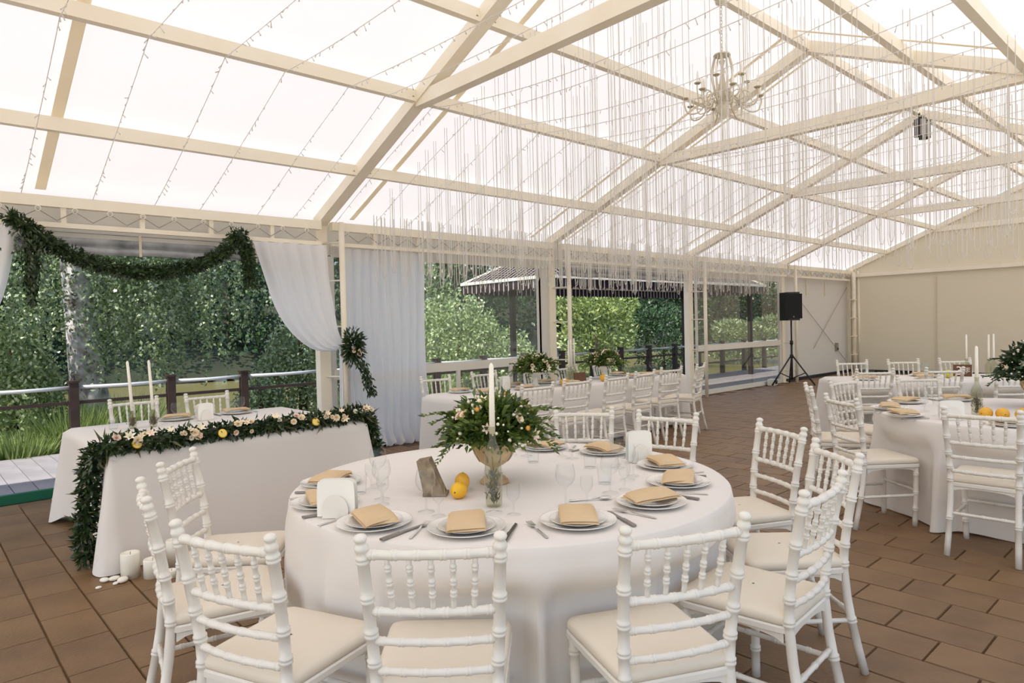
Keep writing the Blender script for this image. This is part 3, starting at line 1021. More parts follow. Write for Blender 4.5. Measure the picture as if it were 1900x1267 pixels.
CHAIR = {}
def chair_proto():
    P = []
    for s in (-1, 1):
        path = [(s*.182, -.285, .0), (s*.176, -.235, .22), (s*.174, -.205, .45), (s*.183, -.222, .66), (s*.192, -.262, .885)]
        P.append(('back_post', bumped(path, [.26, .53, .62, .72, .84, .975], .0175,
                  [(.004, .0185), (.008, .0205), (.016, .0205), (.024, .016), (.030, .013), (.033, .0165), (.040, .0195), (.047, .0175), (.052, .010), (.054, .001)], seg=12).mesh('back_post', 'chair_white')))
        P.append(('leg', bumped([(s*.172, .175, .0), (s*.178, .178, .22), (s*.182, .178, .44)], [.28, .55, .86], .0175, seg=12).mesh('leg', 'chair_white')))
    def back_y(z):
        return np.interp(z, [.45, .66, .885], [-.205, -.222, -.262])
    def back_x(z):
        return np.interp(z, [.45, .66, .885], [.174, .183, .192])
    for z, r in ((.878, .014), (.705, .0125), (.615, .0115), (.525, .0115)):
        y, x = back_y(z), back_x(z)-.012
        P.append(('rail', bumped([(-x, y, z), (-x*.5, y-.012, z), (0, y-.016, z), (x*.5, y-.012, z), (x, y, z)], [.05, .22, .40, .60, .78, .95], r, ring=.16, wid=.005, seg=10).mesh('rail', 'chair_white')))
    for i in range(5):
        f = (i-2)/2
        x = f*.118
        bow = -.014*(1-abs(f)*.5)
        P.append(('spindle', bumped([(x*.97, back_y(.705)+bow, .71), (x*1.01, back_y(.79)+bow, .79), (x*1.04, back_y(.875)+bow, .872)], [.30, .52, .78], .0078, ring=.35, wid=.005, seg=8).mesh('spindle', 'chair_white')))
    for a, b in (((-.174, -.226, .26), (.174, -.226, .26)), ((-.178, .178, .26), (.178, .178, .26)), ((-.175, -.222, .225), (-.178, .178, .225)), ((.175, -.222, .225), (.178, .178, .225))):
        P.append(('stretcher', bumped([a, tuple((np.array(a)+b)/2), b], [.2, .5, .8], .0105, ring=.2, wid=.005, seg=8).mesh('stretcher', 'chair_white')))
    ol = trapez(.385, .425, .425)
    def slab(z, sc):
        return [(p.x*sc, p.y*sc-.005, z) for p in ol]
    nn = len(ol)
    fr = MB()
    lv = [(.428, .97), (.432, 1.0), (.450, 1.0), (.455, .97)]
    vs = [q for z, sc in lv for q in slab(z, sc)]
    fs = [(j*nn+i, j*nn+(i+1) % nn, (j+1)*nn+(i+1) % nn, (j+1)*nn+i) for j in range(3) for i in range(nn)]
    fs += [tuple(range(nn-1, -1, -1)), tuple(3*nn+i for i in range(nn))]
    fr.add(vs, fs)
    P.append(('seat_frame', fr.mesh('seat_frame', 'chair_white')))
    cu = MB()
    lv = [(.455, .93), (.458, .975), (.468, .99), (.480, .985), (.490, .955), (.497, .86), (.501, .65), (.503, .35), (.5035, .02)]
    vs = [q for z, sc in lv for q in slab(z, sc)]
    fs = [(j*nn+i, j*nn+(i+1) % nn, (j+1)*nn+(i+1) % nn, (j+1)*nn+i) for j in range(len(lv)-1) for i in range(nn)]
    cu.add(vs, fs, True)
    P.append(('seat_cushion', cu.mesh('seat_cushion', 'cushion')))
    def apron(a, b, nrm):
        a, b, nrm = Vector(a), Vector(b), Vector(nrm)*.009
        mbp = MB()
        k = 12
        vs = []
        for i in range(k+1):
            t = i/k
            p = a.lerp(b, t)
            low = .395+.026*(1-(2*t-1)**2)**.5 if True else 0
            for q in (nrm, -nrm):
                vs += [(p.x+q.x, p.y+q.y, .43), (p.x+q.x, p.y+q.y, low)]
        fs = []
        for i in range(k):
            b0, b1 = i*4, (i+1)*4
            fs += [(b0, b0+1, b1+1, b1), (b0+2, b1+2, b1+3, b0+3), (b0+1, b0+3, b1+3, b1+1)]
        return mbp.add(vs, fs).mesh('apron', 'chair_white')
    P.append(('apron', apron((-.165, .18, 0), (.165, .18, 0), (0, 1, 0))))
    P.append(('apron', apron((-.165, -.2, 0), (.165, -.2, 0), (0, 1, 0))))
    P.append(('apron', apron((-.176, -.19, 0), (-.18, .17, 0), (1, 0, 0))))
    P.append(('apron', apron((.176, -.19, 0), (.18, .17, 0), (1, 0, 0))))
    return P
CP = chair_proto()
FEET = []
def chair(mid, face, lab, grp):
    """mid: point between the two finials; face: direction the sitter looks, radians"""
    x = mid[0]+.262*math.cos(face)
    y = mid[1]+.262*math.sin(face)
    t = thing('banquet_chair', lab, 'chair', (x, y, 0), face-PI/2, grp)
    FEET.append((x, y, math.cos(face), math.sin(face)))
    for nme, me in CP:
        link(nme, me, t)
    return t
NT = (2.18, 2.43)
T2 = (6.25, 1.15)
def toward(mid, c):
    return math.atan2(c[1]-mid[1], c[0]-mid[0])
G1 = 'white banquet chairs around the nearest round table'
for (a, b), lab in [
    (((.92, 1.67), (1.22, 1.39)), 'white bamboo-turned chair seen squarely from behind at the near round table'),
    (((.61, 2.22), (.76, 1.85)), 'white chair at the near round table, angled just left of the square-on one'),
    (((.70, 2.98), (.63, 2.61)), 'white chair seen edge-on beside the floor candles'),
    (((.84, 3.25), (1.08, 3.57)), 'white chair of the round table standing against the head table cloth'),
    (((1.48, 1.18), (1.83, 1.01)), 'white chair at the round table, angled right of the square-on one'),
    (((2.19, 1.00), (2.58, 1.03)), 'white chair with back nearly edge-on, right side of the near round table'),
    (((2.94, 1.10), (3.20, 1.40)), 'white chair tucked behind the edge-on chair at the table right'),
    (((3.66, 1.92), (3.47, 1.57)), 'white chair on open floor between the two round tables'),
    (((3.35, 3.26), (3.59, 2.93)), 'white chair across the table behind the flower urn plates'),
    (((3.57, 2.70), (3.65, 2.33)), 'white chair across the table behind the upright napkin holder')]:
    mid = ((a[0]+b[0])/2, (a[1]+b[1])/2)
    d = math.atan2(b[1]-a[1], b[0]-a[0])
    f = min((d+PI/2, d-PI/2), key=lambda q: -math.cos(q-toward(mid, NT)))
    chair(mid, f, lab, G1)
G2 = 'white chairs of the head table'
chair((1.575, 6.90), -PI/2+.02, 'white chair behind the head table, next to the two tapers', G2)
chair((2.205, 6.86), -PI/2, 'white chair behind the head table near the wine glass', G2)
G3 = 'white chairs along the long table'
for mid, f, lab in [
    ((4.66, 4.76), PI/2-.12, 'white chair at the long table, near row, half hidden by the urn bouquet'),
    ((5.36, 4.86), PI/2-.08, 'second chair of the long table near row, below the orange'),
    ((5.99, 4.83), PI/2, 'third chair of the long table near row'),
    ((6.62, 4.91), PI/2+.04, 'fourth chair of the long table near row'),
    ((7.33, 5.02), PI/2-.1, 'fifth chair of the long table near row, at the cloth end'),
    ((8.06, 5.05), PI/2+.30, 'white chair pulled out past the far end of the long table')]:
    chair(mid, f, lab, G3)
for mid, f, lab in [
    ((4.74, 6.58), -PI/2-.12, 'white chair behind the long table beside the sheer curtain'),
    ((5.59, 6.69), -PI/2-.05, 'white chair behind the long table by the film window uprights'),
    ((6.32, 6.52), -PI/2, 'white chair behind the first low bouquet of the long table'),
    ((6.98, 6.52), -PI/2, 'white chair behind the tapers of the long table'),
    ((7.76, 6.55), -PI/2+.05, 'white chair behind the second low bouquet of the long table')]:
    chair(mid, f, lab, G3)
G4 = 'white chairs around the second round table'
for mid, f, lab in [
    ((4.83, 1.10), None, 'white chair seen from behind in front of the oranges'),
    ((5.09, 2.02), None, 'white chair at second round table showing its whole cushion and side'),
    ((5.84, 2.59), None, 'white chair seen edge-on, left end of the second round table'),
    ((6.62, 2.60), None, 'white chair at second round table, just behind the edge-on one'),
    ((7.29, 2.17), None, 'white chair across the second round table facing the viewer'),
    ((5.02, .22), None, 'white chair cut by the frame edge beside the oranges chair')]:
    chair(mid, toward(mid, T2)+(.25 if 'edge-on, left' in lab else 0), lab, G4)
G5 = 'white chairs of the far rectangular table'
T3O, T3D, T3N = Vector((8.10, 3.15)), Vector((.68, -.733)), Vector((.733, .68))
def t3(d, n):
    q = T3O+T3D*d+T3N*n
    return (q.x, q.y)
fN = math.atan2(T3N.y, T3N.x)
for d, nn, back, lab in [
    (.18, -.30, False, 'near-side chair of the far rectangular table, nearest the loudspeaker'),
    (.93, -.28, False, 'near-side chair of the far rectangular table, beside the lemon'),
    (1.66, -.30, False, 'near-side chair of the far rectangular table, behind the tall bouquet'),
    (.61, 1.37, True, 'far-side chair of the far rectangular table, nearest the corner pole'),
    (1.28, 1.38, True, 'middle far-side chair of the far rectangular table'),
    (1.93, 1.36, True, 'far-side chair of the far rectangular table by the tapers')]:
    chair(t3(d, nn), fN+(PI if back else 0), lab, G5)

# ------------------------------------------------------------------ tablecloths
TZ = .76
def tuck(x, y, z):
    """cloth is pushed in by the chair seats standing against it"""
    for cx, cy, fx, fy in FEET:
        dx, dy = x-cx, y-cy
        ly, lx = dx*fx+dy*fy, abs(dx*fy-dy*fx)
        if -.35 < ly < .262 and lx < .34:
            wz = min(1, max(0, (.64-z)/.10))
            w_ = min(1, max(0, (.34-lx)/.10))*wz
            x += fx*(.262-ly)*w_
            y += fy*(.262-ly)*w_
    return x, y
def round_cloth(c, R, lab, seed):
    rs_ = random.Random(seed)
    ph = [rs_.uniform(0, 6) for _ in range(4)]
    def fn(u, v):
        q = 2*PI*u
        if v < .3:
            r = max(R*v/.3, 1e-4)
            return (r*math.cos(q), r*math.sin(q), TZ)
        if v < .36:
            s = (v-.3)/.06*PI/2
            return ((R+.012*math.sin(s))*math.cos(q), (R+.012*math.sin(s))*math.sin(q), TZ-.012*(1-math.cos(s)))
        t = (v-.36)/.64
        fold = .5*math.sin(17*q+ph[0]+.6*math.sin(3*q))+.32*math.sin(26*q+ph[1])+.25*math.sin(9*q+ph[2])
        fold = fold*(1+.4*math.sin(2*q+ph[3]))
        r = R+.014+.06*t+.075*fold*min(1, t*2.2)*(.45+.55*t)
        z = (TZ-.012)*(1-t)+.012*t+.006*t*math.sin(13*q)
        wx, wy = tuck(c[0]+r*math.cos(q), c[1]+r*math.sin(q), z)
        return (wx-c[0], wy-c[1], max(z, .006))
    o = MB().grid(fn, 288, 30, closed_u=True).build('round_tablecloth', 'tablecloth', None, (c[0], c[1], 0))
    tag(o, lab, 'tablecloth', 'floor-length white tablecloths')
round_cloth(NT, 1.015, 'white cloth draped to the floor over the nearest round table', 3)
round_cloth(T2, .985, 'white cloth over the second round table carrying the oranges', 5)

def rect_cloth(W, Dp, flare, hem, lab, loc, rz, seed, fold=.012):
    rs_ = random.Random(seed)
    ph = [rs_.uniform(0, 6) for _ in range(4)]
    rad = .02
    per = []
    for i, (sx, sy, a0) in enumerate(((1, 1, 0), (-1, 1, PI/2), (-1, -1, PI), (1, -1, 3*PI/2))):
        cx, cy = sx*(W/2-rad), sy*(Dp/2-rad)
        for k in range(9):
            a = a0+PI/2*k/8
            per.append((cx+rad*math.cos(a), cy+rad*math.sin(a), math.cos(a), math.sin(a), 1.0-abs(k-4)/14))
        nx, ny = [(-1, 1), (-1, -1), (1, -1), (1, 1)][i]
        ex, ey = nx*(W/2-rad if i in (0, 2) else W/2), ny*(Dp/2 if i in (0, 2) else Dp/2-rad)
        x0, y0 = per[-1][0], per[-1][1]
        ln = math.dist((x0, y0), (ex, ey))
        nn = max(int(ln/.04), 4)
        na = a0+PI/2
        for k in range(1, nn):
            t = k/nn
            dc = min(t, 1-t)*ln
            per.append((x0+(ex-x0)*t, y0+(ey-y0)*t, math.cos(na), math.sin(na), .72*math.exp(-dc/.10)))
    n_ = len(per)
    def fn(u, v):
        i = int(round(u*n_)) % n_
        x, y, nx, ny, c = per[i]
        if v < .2:
            f = max(v/.2, 1e-4)
            return (x*f, y*f, TZ)
        t = (v-.2)/.8
        s = i/n_*2*PI
        fo = (math.sin(11*s+ph[0])*.5+math.sin(19*s+ph[1])*.4)*fold*t
        out = .004+flare*c*t+.015*t+fo
        hz = hem(nx, ny) * (1-c)**2
        z = TZ-(TZ-hz-.006)*t
        ca, sa = math.cos(rz), math.sin(rz)
        lx, ly = x+nx*out, y+ny*out
        wx, wy = tuck(loc[0]+lx*ca-ly*sa, loc[1]+lx*sa+ly*ca, z)
        wx, wy = wx-loc[0], wy-loc[1]
        return (wx*ca+wy*sa, -wx*sa+wy*ca, z)
    o = MB().grid(fn, n_, 22, closed_u=True).build('rectangular_tablecloth', 'tablecloth', None, loc, rz)
    tag(o, lab, 'tablecloth', 'floor-length white tablecloths')
rect_cloth(1.86, 1.62, .13, lambda nx, ny: .10 if nx < -.5 else .0, 'white cloth of the head table edged with a green garland', (1.90, 5.72, 0), 0, 2, .008)
rect_cloth(4.14, .74, .05, lambda nx, ny: .03, 'white cloth of the long table by the film window', (6.39, 5.90, 0), 0, 4, .012)
q = T3O+T3D*1.25+T3N*.43
rect_cloth(2.5, .86, .12, lambda nx, ny: .05, 'white cloth of the far rectangular table by the gable', (q.x, q.y, 0), math.atan2(T3D.y, T3D.x), 6, .012)

# ------------------------------------------------------------------ tableware
def lathe_mesh(name, prof, mat, seg=32):
    return MB().lathe(prof, seg).mesh(name, mat)
PL_BIG = lathe_mesh('dinner_plate', [(.001, .004), (.085, .004), (.10, .008), (.140, .017), (.143, .0185), (.1435, .0165), (.138, .013), (.10, .003), (.085, 0), (.001, 0)], 'porcelain', 40)
PL_SM = lathe_mesh('side_plate', [(.001, .004), (.065, .004), (.078, .008), (.104, .015), (.1065, .016), (.1065, .014), (.100, .011), (.078, .003), (.065, 0), (.001, 0)], 'porcelain', 36)
WINE = lathe_mesh('wine_glass', [(.034, 0), (.034, .002), (.012, .005), (.005, .010), (.0042, .040), (.0045, .072), (.010, .080), (.028, .092), (.039, .112), (.041, .130), (.036, .160), (.033, .172)], 'glassware', 24)
SHOT = lathe_mesh('small_glass', [(.026, 0), (.026, .002), (.008, .005), (.0042, .012), (.0042, .045), (.008, .052), (.021, .066), (.027, .085), (.025, .118)], 'glassware', 20)
TUMB = lathe_mesh('tumbler', [(.001, .003), (.027, .003), (.028, 0), (.030, .004), (.0345, .085), (.0350, .090)], 'glassware', 20)

def napkin_mesh(seed):
    rs_ = random.Random(seed)
    Lx, Ly = .225, .140
    a, b, c = rs_.uniform(-.012, .012), rs_.uniform(0, 6), rs_.uniform(-.45, .45)
    mbp = MB()
    for layer, (sc, z0, th) in enumerate(((1.0, .0, .008), (.97, .0085, .009))):
        def top(u, v, up):
            x, y = (u-.5)*Lx*sc, (v-.5)*Ly*sc
            x += c*y*(.4+.6*layer)
            sag = -.007*(abs(u-.5)*2)**3-.003*(abs(v-.5)*2)**3
            e = min(min(u, 1-u)*Lx, min(v, 1-v)*Ly)
            h = th*min(1, (e/.008))**.5 if up else 0
            return (x, y, z0+sag+h+.002*math.sin(b+u*6+v*3)+.012)
        mbp.grid(lambda u, v: top(u, v, True), 16, 12)
        mbp.grid(lambda u, v: top(1-u, v, False), 16, 12)
    return mbp.mesh('napkin', 'napkin')
NAPK = [napkin_mesh(s) for s in range(4)]

def fork_mesh():
    mbp = MB()
    out = [(0, -.005, .001), (.10, -.0035, .004), (.125, -.003, .008), (.14, -.010, .006), (.155, -.0115, .004)]
    vs = []
    for x, w_, z in out:
        vs += [(x, w_, z), (x, -w_, z), (x, -w_, z+.0018), (x, w_, z+.0018)]
    fs = [(0, 1, 2, 3)]
    for i in range(len(out)-1):
        for k in range(4):
            fs.append((i*4+k, i*4+(k+1) % 4, (i+1)*4+(k+1) % 4, (i+1)*4+k))
    mbp.add(vs, fs)
    for k in range(4):
        y = -.0095+k*.0063
        mbp.beam((.153, y, .0048), (.195, y, .0075), .0028, .0016)
    return mbp.mesh('fork', 'silver')
def knife_mesh():
    mbp = MB()
    mbp.beam((0, 0, .004), (.095, 0, .004), .016, .007)
    mbp.add([(.095, -.007, .003), (.20, -.008, .003), (.215, .004, .003), (.095, .007, .003), (.095, -.007, .005), (.20, -.008, .005), (.215, .004, .005), (.095, .007, .005)],
            [(0, 1, 2, 3), (7, 6, 5, 4), (0, 4, 5, 1), (1, 5, 6, 2), (2, 6, 7, 3), (3, 7, 4, 0)])
    return mbp.mesh('table_knife', 'steel_dark')
def spoon_mesh():
    mbp = MB()
    mbp.tube([(0, 0, .003), (.09, 0, .004), (.13, 0, .009)], [.004, .003, .0028], 6)
    mbp.add(*(lambda b: (b.v, b.f))(MB().ball((.155, 0, .010), .02, 12, 8, (1.35, .9, .22))), smooth=True)
    return mbp.mesh('table_spoon', 'silver')
FORK, KNIFE, SPOON = fork_mesh(), knife_mesh(), spoon_mesh()
PLACE_G = 'place settings of the nearest round table'
def item(name, me, lab, cat, x, y, z, rz=0, grp=None):
    return tag(link(name, me, None, (x, y, z), rz), lab, cat, grp)
def setting(x, y, c, ph, grp, nr, full=True, i=0, glasses=2, gi=.235):
    """one place: x, y plate; c: table centre; ph: where it is; nr: napkin turn"""
    a = math.atan2(c[1]-y, c[0]-x)      # towards the centre
    ux, uy = math.cos(a), math.sin(a)   # inward
    tx, ty = uy, -ux                    # sitter's right hand
    z = TZ+.002
    item('dinner_plate', PL_BIG, 'large white plate %s' % ph, 'plate', x, y, z, 0, grp)
    item('side_plate', PL_SM, 'small upper plate %s' % ph, 'plate', x, y, z+.0055, 0, grp)
    item('napkin', NAPK[i % 4], 'folded tan napkin %s' % ph, 'napkin', x, y, z+.0235, a+nr, grp)
    if full:
        item('fork', FORK, 'silver fork %s' % ph, 'fork', x-tx*.172-ux*.125, y-ty*.172-uy*.125, z, a, grp)
        item('table_knife', KNIFE, 'steel knife %s' % ph, 'knife', x+tx*.168-ux*.125, y+ty*.168-uy*.125, z, a, grp)
    if glasses > 0:
        item('wine_glass', WINE, 'clear wine glass %s' % ph, 'glass', x+ux*gi+tx*.05, y+uy*gi+ty*.05, z, 0, grp)
    if glasses > 1:
        item('small_glass', SHOT, 'small stemmed glass %s' % ph, 'glass', x+ux*(gi-.02)+tx*.135, y+uy*(gi-.02)+ty*.135, z, 0, grp)
for i, (x, y, nr, ph) in enumerate([
    (1.52, 2.99, 1.35, 'facing the chair against the head table'),
    (1.32, 2.66, 1.5, 'facing the edge-on chair by the floor candles'),
    (1.31, 2.24, 1.1, 'right of the paper napkin stand'),
    (1.51, 1.93, .25, 'facing the chair seen squarely from behind'),
    (1.85, 1.69, -.35, 'facing the chair right of the square-on one'),
    (2.25, 1.65, 1.2, 'facing the nearly edge-on chair at the table right'),
    (2.61, 1.76, 1.55, 'facing the chair tucked behind the edge-on one'),
    (2.88, 2.02, 1.5, 'facing the chair on open floor'),
    (2.97, 2.50, 1.3, 'beside the upright napkin holder across the table'),
    (2.84, 2.86, 1.1, 'behind the flower urn')]):
    setting(x, y, NT, ph, PLACE_G, nr, True, i)
for i, (x, y, ph) in enumerate([(2.52, 2.62, 'across the table near the urn'), (2.40, 2.02, 'right of the table middle'), (2.62, 2.30, 'near the upright napkin holder'), (1.52, 2.72, 'behind the paper napkin stand')]):
    item('tumbler', TUMB, 'plain clear tumbler %s' % ph, 'glass', x, y, TZ+.002, 0, PLACE_G)
item('table_spoon', SPOON, 'silver spoon near the fork at the right of the near table', 'spoon', 2.05, 1.92, TZ+.002, -.6, PLACE_G)
PG2 = 'place settings of the second round table'
for i, (x, y, nr, ph) in enumerate([(5.50, 1.74, 1.4, 'facing the chair with the whole cushion'), (5.86, 1.95, 1.5, 'facing the edge-on chair of the second table'), (6.36, 1.99, 1.5, 'at the back left of the second table'), (6.78, 1.72, 1.3, 'facing the chair across the second table'), (5.42, 1.05, 1.4, 'behind the oranges chair back')]):
    setting(x, y, T2, ph, PG2, nr, i < 5, i+1, 0 if i == 4 else 2)
PG3 = 'place settings of the long table'
for i, (x, y, ph) in enumerate([(4.72, 6.08, 'at the curtain end'), (5.58, 6.10, 'before the film window uprights'), (6.12, 6.10, 'behind the first low bouquet'), (7.6, 6.10, 'behind the second low bouquet'), (4.78, 5.70, 'near side, behind the urn bouquet'), (5.38, 5.70, 'near side, second from the curtain'), (6.14, 5.70, 'near side, third from the curtain'), (7.75, 5.70, 'near side, before the fifth chair'), (7.40, 5.70, 'near side, past the second low bouquet'), (8.1, 5.75, 'at the far end')]):
    setting(x, y, (x, 5.9), ph+' of the long table', PG3, 1.5, False, i, 2, .165)
PG4 = 'place settings of the far rectangular table'
for i, (d, nn, ph) in enumerate([(.45, .62, 'far side by the corner pole chair'), (1.15, .64, 'far side at the middle chair'), (.30, .22, 'near side by the loudspeaker end'), (1.0, .20, 'near side left of the lemon')]):
    x, y = t3(d, nn)
    qx, qy = t3(d, .43)
    setting(x, y, (qx, qy), ph+' of the far rectangular table', PG4, 1.5, False, i, 2, .165)
PG5 = 'place settings of the head table'
setting(2.28, 6.30, (2.28, 5.7), 'at the head table before the plain chair', PG5, 1.45, True, 0)
setting(1.76, 6.28, (1.72, 5.7), 'at the head table beside the two tapers', PG5, 1.45, True, 1)

# paper napkin holders
def holder(lab, x, y, rz, w_=.15, h=.14):
    t = thing('napkin_holder', lab, 'napkin holder', (x, y, TZ+.002), rz, 'paper napkin holders')
    MB().box(-w_*.36, w_*.36, -.035, .035, 0, .006).build('base', 'vase_white', t)
    for s in (-1, 1):
        n_ = 14
        vs, fs = [], []
        for k in range(n_+1):
            a = PI*k/n_
            vs += [(math.cos(a)*w_*.34, s*.032, .03+math.sin(a)*h*.42), (math.cos(a)*w_*.34, s*.036, .03+math.sin(a)*h*.42)]
        vs += [(w_*.34, s*.032, .004), (w_*.34, s*.036, .004), (-w_*.34, s*.032, .004), (-w_*.34, s*.036, .004)]
        o_ = [2*k for k in range(n_+1)]+[2*(n_+2), 2*(n_+1)]
        fs.append(tuple(o_))
        fs.append(tuple(q+1 for q in reversed(o_)))
        fs += [(2*k, 2*k+1, 2*k+3, 2*k+2) for k in range(n_)]
        MB().add(vs, fs).build('side_plate', 'vase_white', t)
    for k in range(6):
        yy = -.026+k*.0104
        MB().grid(lambda u, v, yy=yy, k=k: ((u-.5)*w_*(1-.06*(v**6)), yy+.004*math.sin(v*3+k)*v, .007+v*(h-.004*(k % 3))-.010*(abs(u-.5)*2)**6*v), 14, 8).build('paper_napkin', 'paper', t)
    return t
holder('white paper napkin stand at the left rim of the near round table', 1.27, 2.45, -.75, .15, .145)
holder('upright white napkin holder across the near round table', 2.90, 2.20, -.6, .13, .16)
holder('paper napkin holder behind the oranges chair back', 5.50, 1.43, -1.1, .15, .13)
holder('white napkin holder on the long table by the window uprights', 5.27, 5.93, .1, .13, .15)
holder('paper napkin holder on the head table left of the wine glass', 1.92, 6.05, .1, .13, .14)

# candles on the floor and white pebbles
for x, y, r, h, lab in [(1.02, 4.70, .055, .155, 'tallest white pillar candle on the floor by the cloth corner'), (1.12, 4.60, .052, .115, 'short white pillar candle in front of the tall one'), (1.28, 4.72, .05, .17, 'white pillar candle on the floor behind the edge-on chair'), (1.20, 4.50, .03, .05, 'small white tealight on the floor near the pillar candles')]:
    t = thing('pillar_candle', lab, 'candle', (x, y, 0), 0, 'pillar candles by the head table')
    MB().lathe([(.001, 0), (r, 0), (r, h-.008), (r*.93, h), (r*.8, h-.004), (r*.5, h-.012), (.001, h-.014)], 24).build('wax_body', 'wax', t)
    MB().tube([(0, 0, h-.016), (.002, 0, h+.004)], .0015, 5).build('wick', 'black_plastic', t)
for i, (x, y, r, lab) in enumerate([(.93, 4.70, .03, 'white pebble at the hem of the head table cloth'), (.96, 4.63, .035, 'round white pebble touching the tall pillar candle'), (.88, 4.72, .028, 'flat white pebble under the cloth corner'), (.83, 4.62, .016, 'tiny white pebble apart from the others'), (.92, 4.62, .018, 'small white pebble between the larger ones')]):
    o = MB().ball((0, 0, r*.5), r, 12, 8, (1.1, .85, .5)).build('pebble', 'paint_white', None, (x, y, 0), i)
    tag(o, lab, 'pebble', 'white pebbles by the candles')

# lemons and oranges
def lemon(lab, x, y, z, mat, rz, r=.032, cat='lemon', tip=True, tilt=0):
    prof = []
    for k in range(17):
        a = PI*k/16
        zz = -r*1.22*math.cos(a)
        rr = r*math.sin(a)
        if tip and k >= 14:
            rr = max(rr*.75, .004 if k < 16 else .0005)
            zz += .003*(k-13)
        prof.append((max(rr, .0005), zz))
    b = MB().lathe(prof, 18)
    b.v = [(zz, yy, -xx) for xx, yy, zz in b.v]
    t = thing('lemon', lab, cat, (x, y, z+r*.98), rz, 'citrus fruit on the tables')
    o = b.build('fruit_skin', mat, t)
    o.rotation_euler = (0, tilt, 0)
    MB().ball((-r*1.2, 0, 0), .004, 6, 4).build('stalk_end', 'stem_green', t)
lemon('bright yellow lemon lying against the stone block', 1.775, 2.315, TZ, 'lemon', .5, .036)
lemon('deeper yellow lemon standing behind the bright one', 1.86, 2.40, TZ+.012, 'lemon_ripe', .8, .034, tilt=-.8)
lemon('left lemon of the three on the second round table', 5.70, 1.27, TZ, 'lemon_ripe', -.3, .042)
lemon('middle lemon of the three on the second round table', 5.72, 1.175, TZ, 'lemon_ripe', .5, .042)
lemon('orange-tinted fruit at the right of the three citrus', 5.71, 1.05, TZ, 'lemon_ripe', 1.2, .046, 'orange')
lemon('green-yellow lemon on the far rectangular table', 9.20, 2.42, TZ, 'lemon_green', .4, .05)
lemon('orange on the near edge of the long table', 5.94, 5.60, TZ, 'lemon_ripe', .4, .05, 'orange')
lemon('orange beside the second low bouquet of the long table', 6.72, 5.64, TZ, 'lemon_ripe', 1, .048, 'orange')

# stone table-number block seen from behind, leaning
sbk = thing('stone_block', 'brown veined stone block leaning back beside the lemons', 'block', (1.74, 2.44, TZ+.002), .75)
vs = [(-.035, -.05, 0), (.035, -.05, 0), (.035, .045, 0), (-.035, .045, 0), (-.035, .02, .165), (.035, .02, .165), (.035, .075, .155), (-.035, .075, .155)]
MB().add(vs, [(3, 2, 1, 0), (4, 5, 6, 7), (0, 1, 5, 4), (1, 2, 6, 5), (2, 3, 7, 6), (3, 0, 4, 7)]).build('slab_body', 'stone_block', sbk)
MB().box(-.038, .038, -.055, .05, 0, .012).build('foot', 'stone_block', sbk)

# wooden number sign on the far table, plain brown sign on the long table
def sign(lab, x, y, z, rz, txt, w_, h):
    t = thing('table_sign', lab, 'sign', (x, y, z), rz)
    o = MB().box(-w_/2, w_/2, -.012, .012, 0, h).build('board', 'sign_wood', t)
    o.rotation_euler = (-.18, 0, 0)
    MB().box(-w_*.4, w_*.4, 0, .05, 0, .012).build('foot', 'sign_wood', t)
    if txt:
        cu = bpy.data.curves.new('numeral', 'FONT')
        cu.body = txt
        cu.size = h*1.05
        cu.align_x = 'CENTER'
        cu.extrude = .002
        cu.materials.append(MATS['paint_white'])
        tmp = bpy.data.objects.new('numeral_curve', cu)
        me_ = bpy.data.meshes.new_from_object(tmp)
        bpy.data.objects.remove(tmp)
        q = link('numeral', me_, t, (-w_*.18, -.016, h*.13))
        q.rotation_euler = (PI/2-.18, 0, 0)
        MB().tube([(w_*.20, -.015, h*.22), (w_*.26, -.017, h*.5), (w_*.25, -.016, h*.78)], .003, 5).build('flourish', 'paint_white', t)
        for k in range(3):
            for sd in (-1, 1):
                z_ = h*(.36+.14*k)
                MB().tube([(w_*.255, -.016, z_), (w_*.255+sd*.018, -.017, z_+.012), (w_*.255+sd*.03, -.016, z_+.010)], [.002, .0045, .001], 5).build('flourish', 'paint_white', t)
q2 = t3(1.55, .50)
sign('dark wooden table sign with white numeral 3 and flourish', q2[0], q2[1], TZ+.002, math.atan2(-q2[1], -q2[0])+PI/2, '3', .19, .14)
sign('brown wooden block sign on the long table below the tapers', 6.52, 5.86, TZ+.002, -.3, None, .17, .12)

# bottles holding taper candles
def bottle(lab, x, y, hb, hc, lean=0, herbs=True, sc=1.0):
    t = thing('bottle_candlestick', lab, 'candlestick', (x, y, TZ+.002), 0, 'glass bottles with taper candles')
    pr_ = [(.001, .004), (.030, .002), (.034, .006), (.036, .02), (.037, .6*hb), (.034, .68*hb), (.022, .77*hb), (.0145, .83*hb), (.0135, .97*hb), (.0155, .975*hb), (.0155, hb)]
    MB().lathe([(r*sc, z) for r, z in pr_], 24).build('glass', 'bottle_glass', t)
    if herbs:
        n_ = 170
        P = np.stack([rng.normal(size=n_)*.012*sc, rng.normal(size=n_)*.012*sc, rng.uniform(.01, .40*hb, n_)], 1)
        D = np.stack([rng.normal(size=n_)*.5, rng.normal(size=n_)*.5, np.ones(n_)], 1)
        link('herb_sprig', leafmesh('herb_sprig', P, D, .03, .006, 'herb'), t)
        MB().tube([(0, 0, .01), (.008, .004, .3*hb), (-.004, 0, .62*hb)], .002, 5).build('stem', 'herb', t)
    MB().tube([(0, 0, hb-.03), (lean*.5, 0, hb+hc*.5), (lean, 0, hb+hc-.012), (lean, 0, hb+hc)], [.0125, .0115, .010, .004], 12).build('taper', 'wax', t)
bottle('tall white taper in a clear herb bottle before the flower urn', 1.79, 2.10, .33, .26, .004, sc=.95)
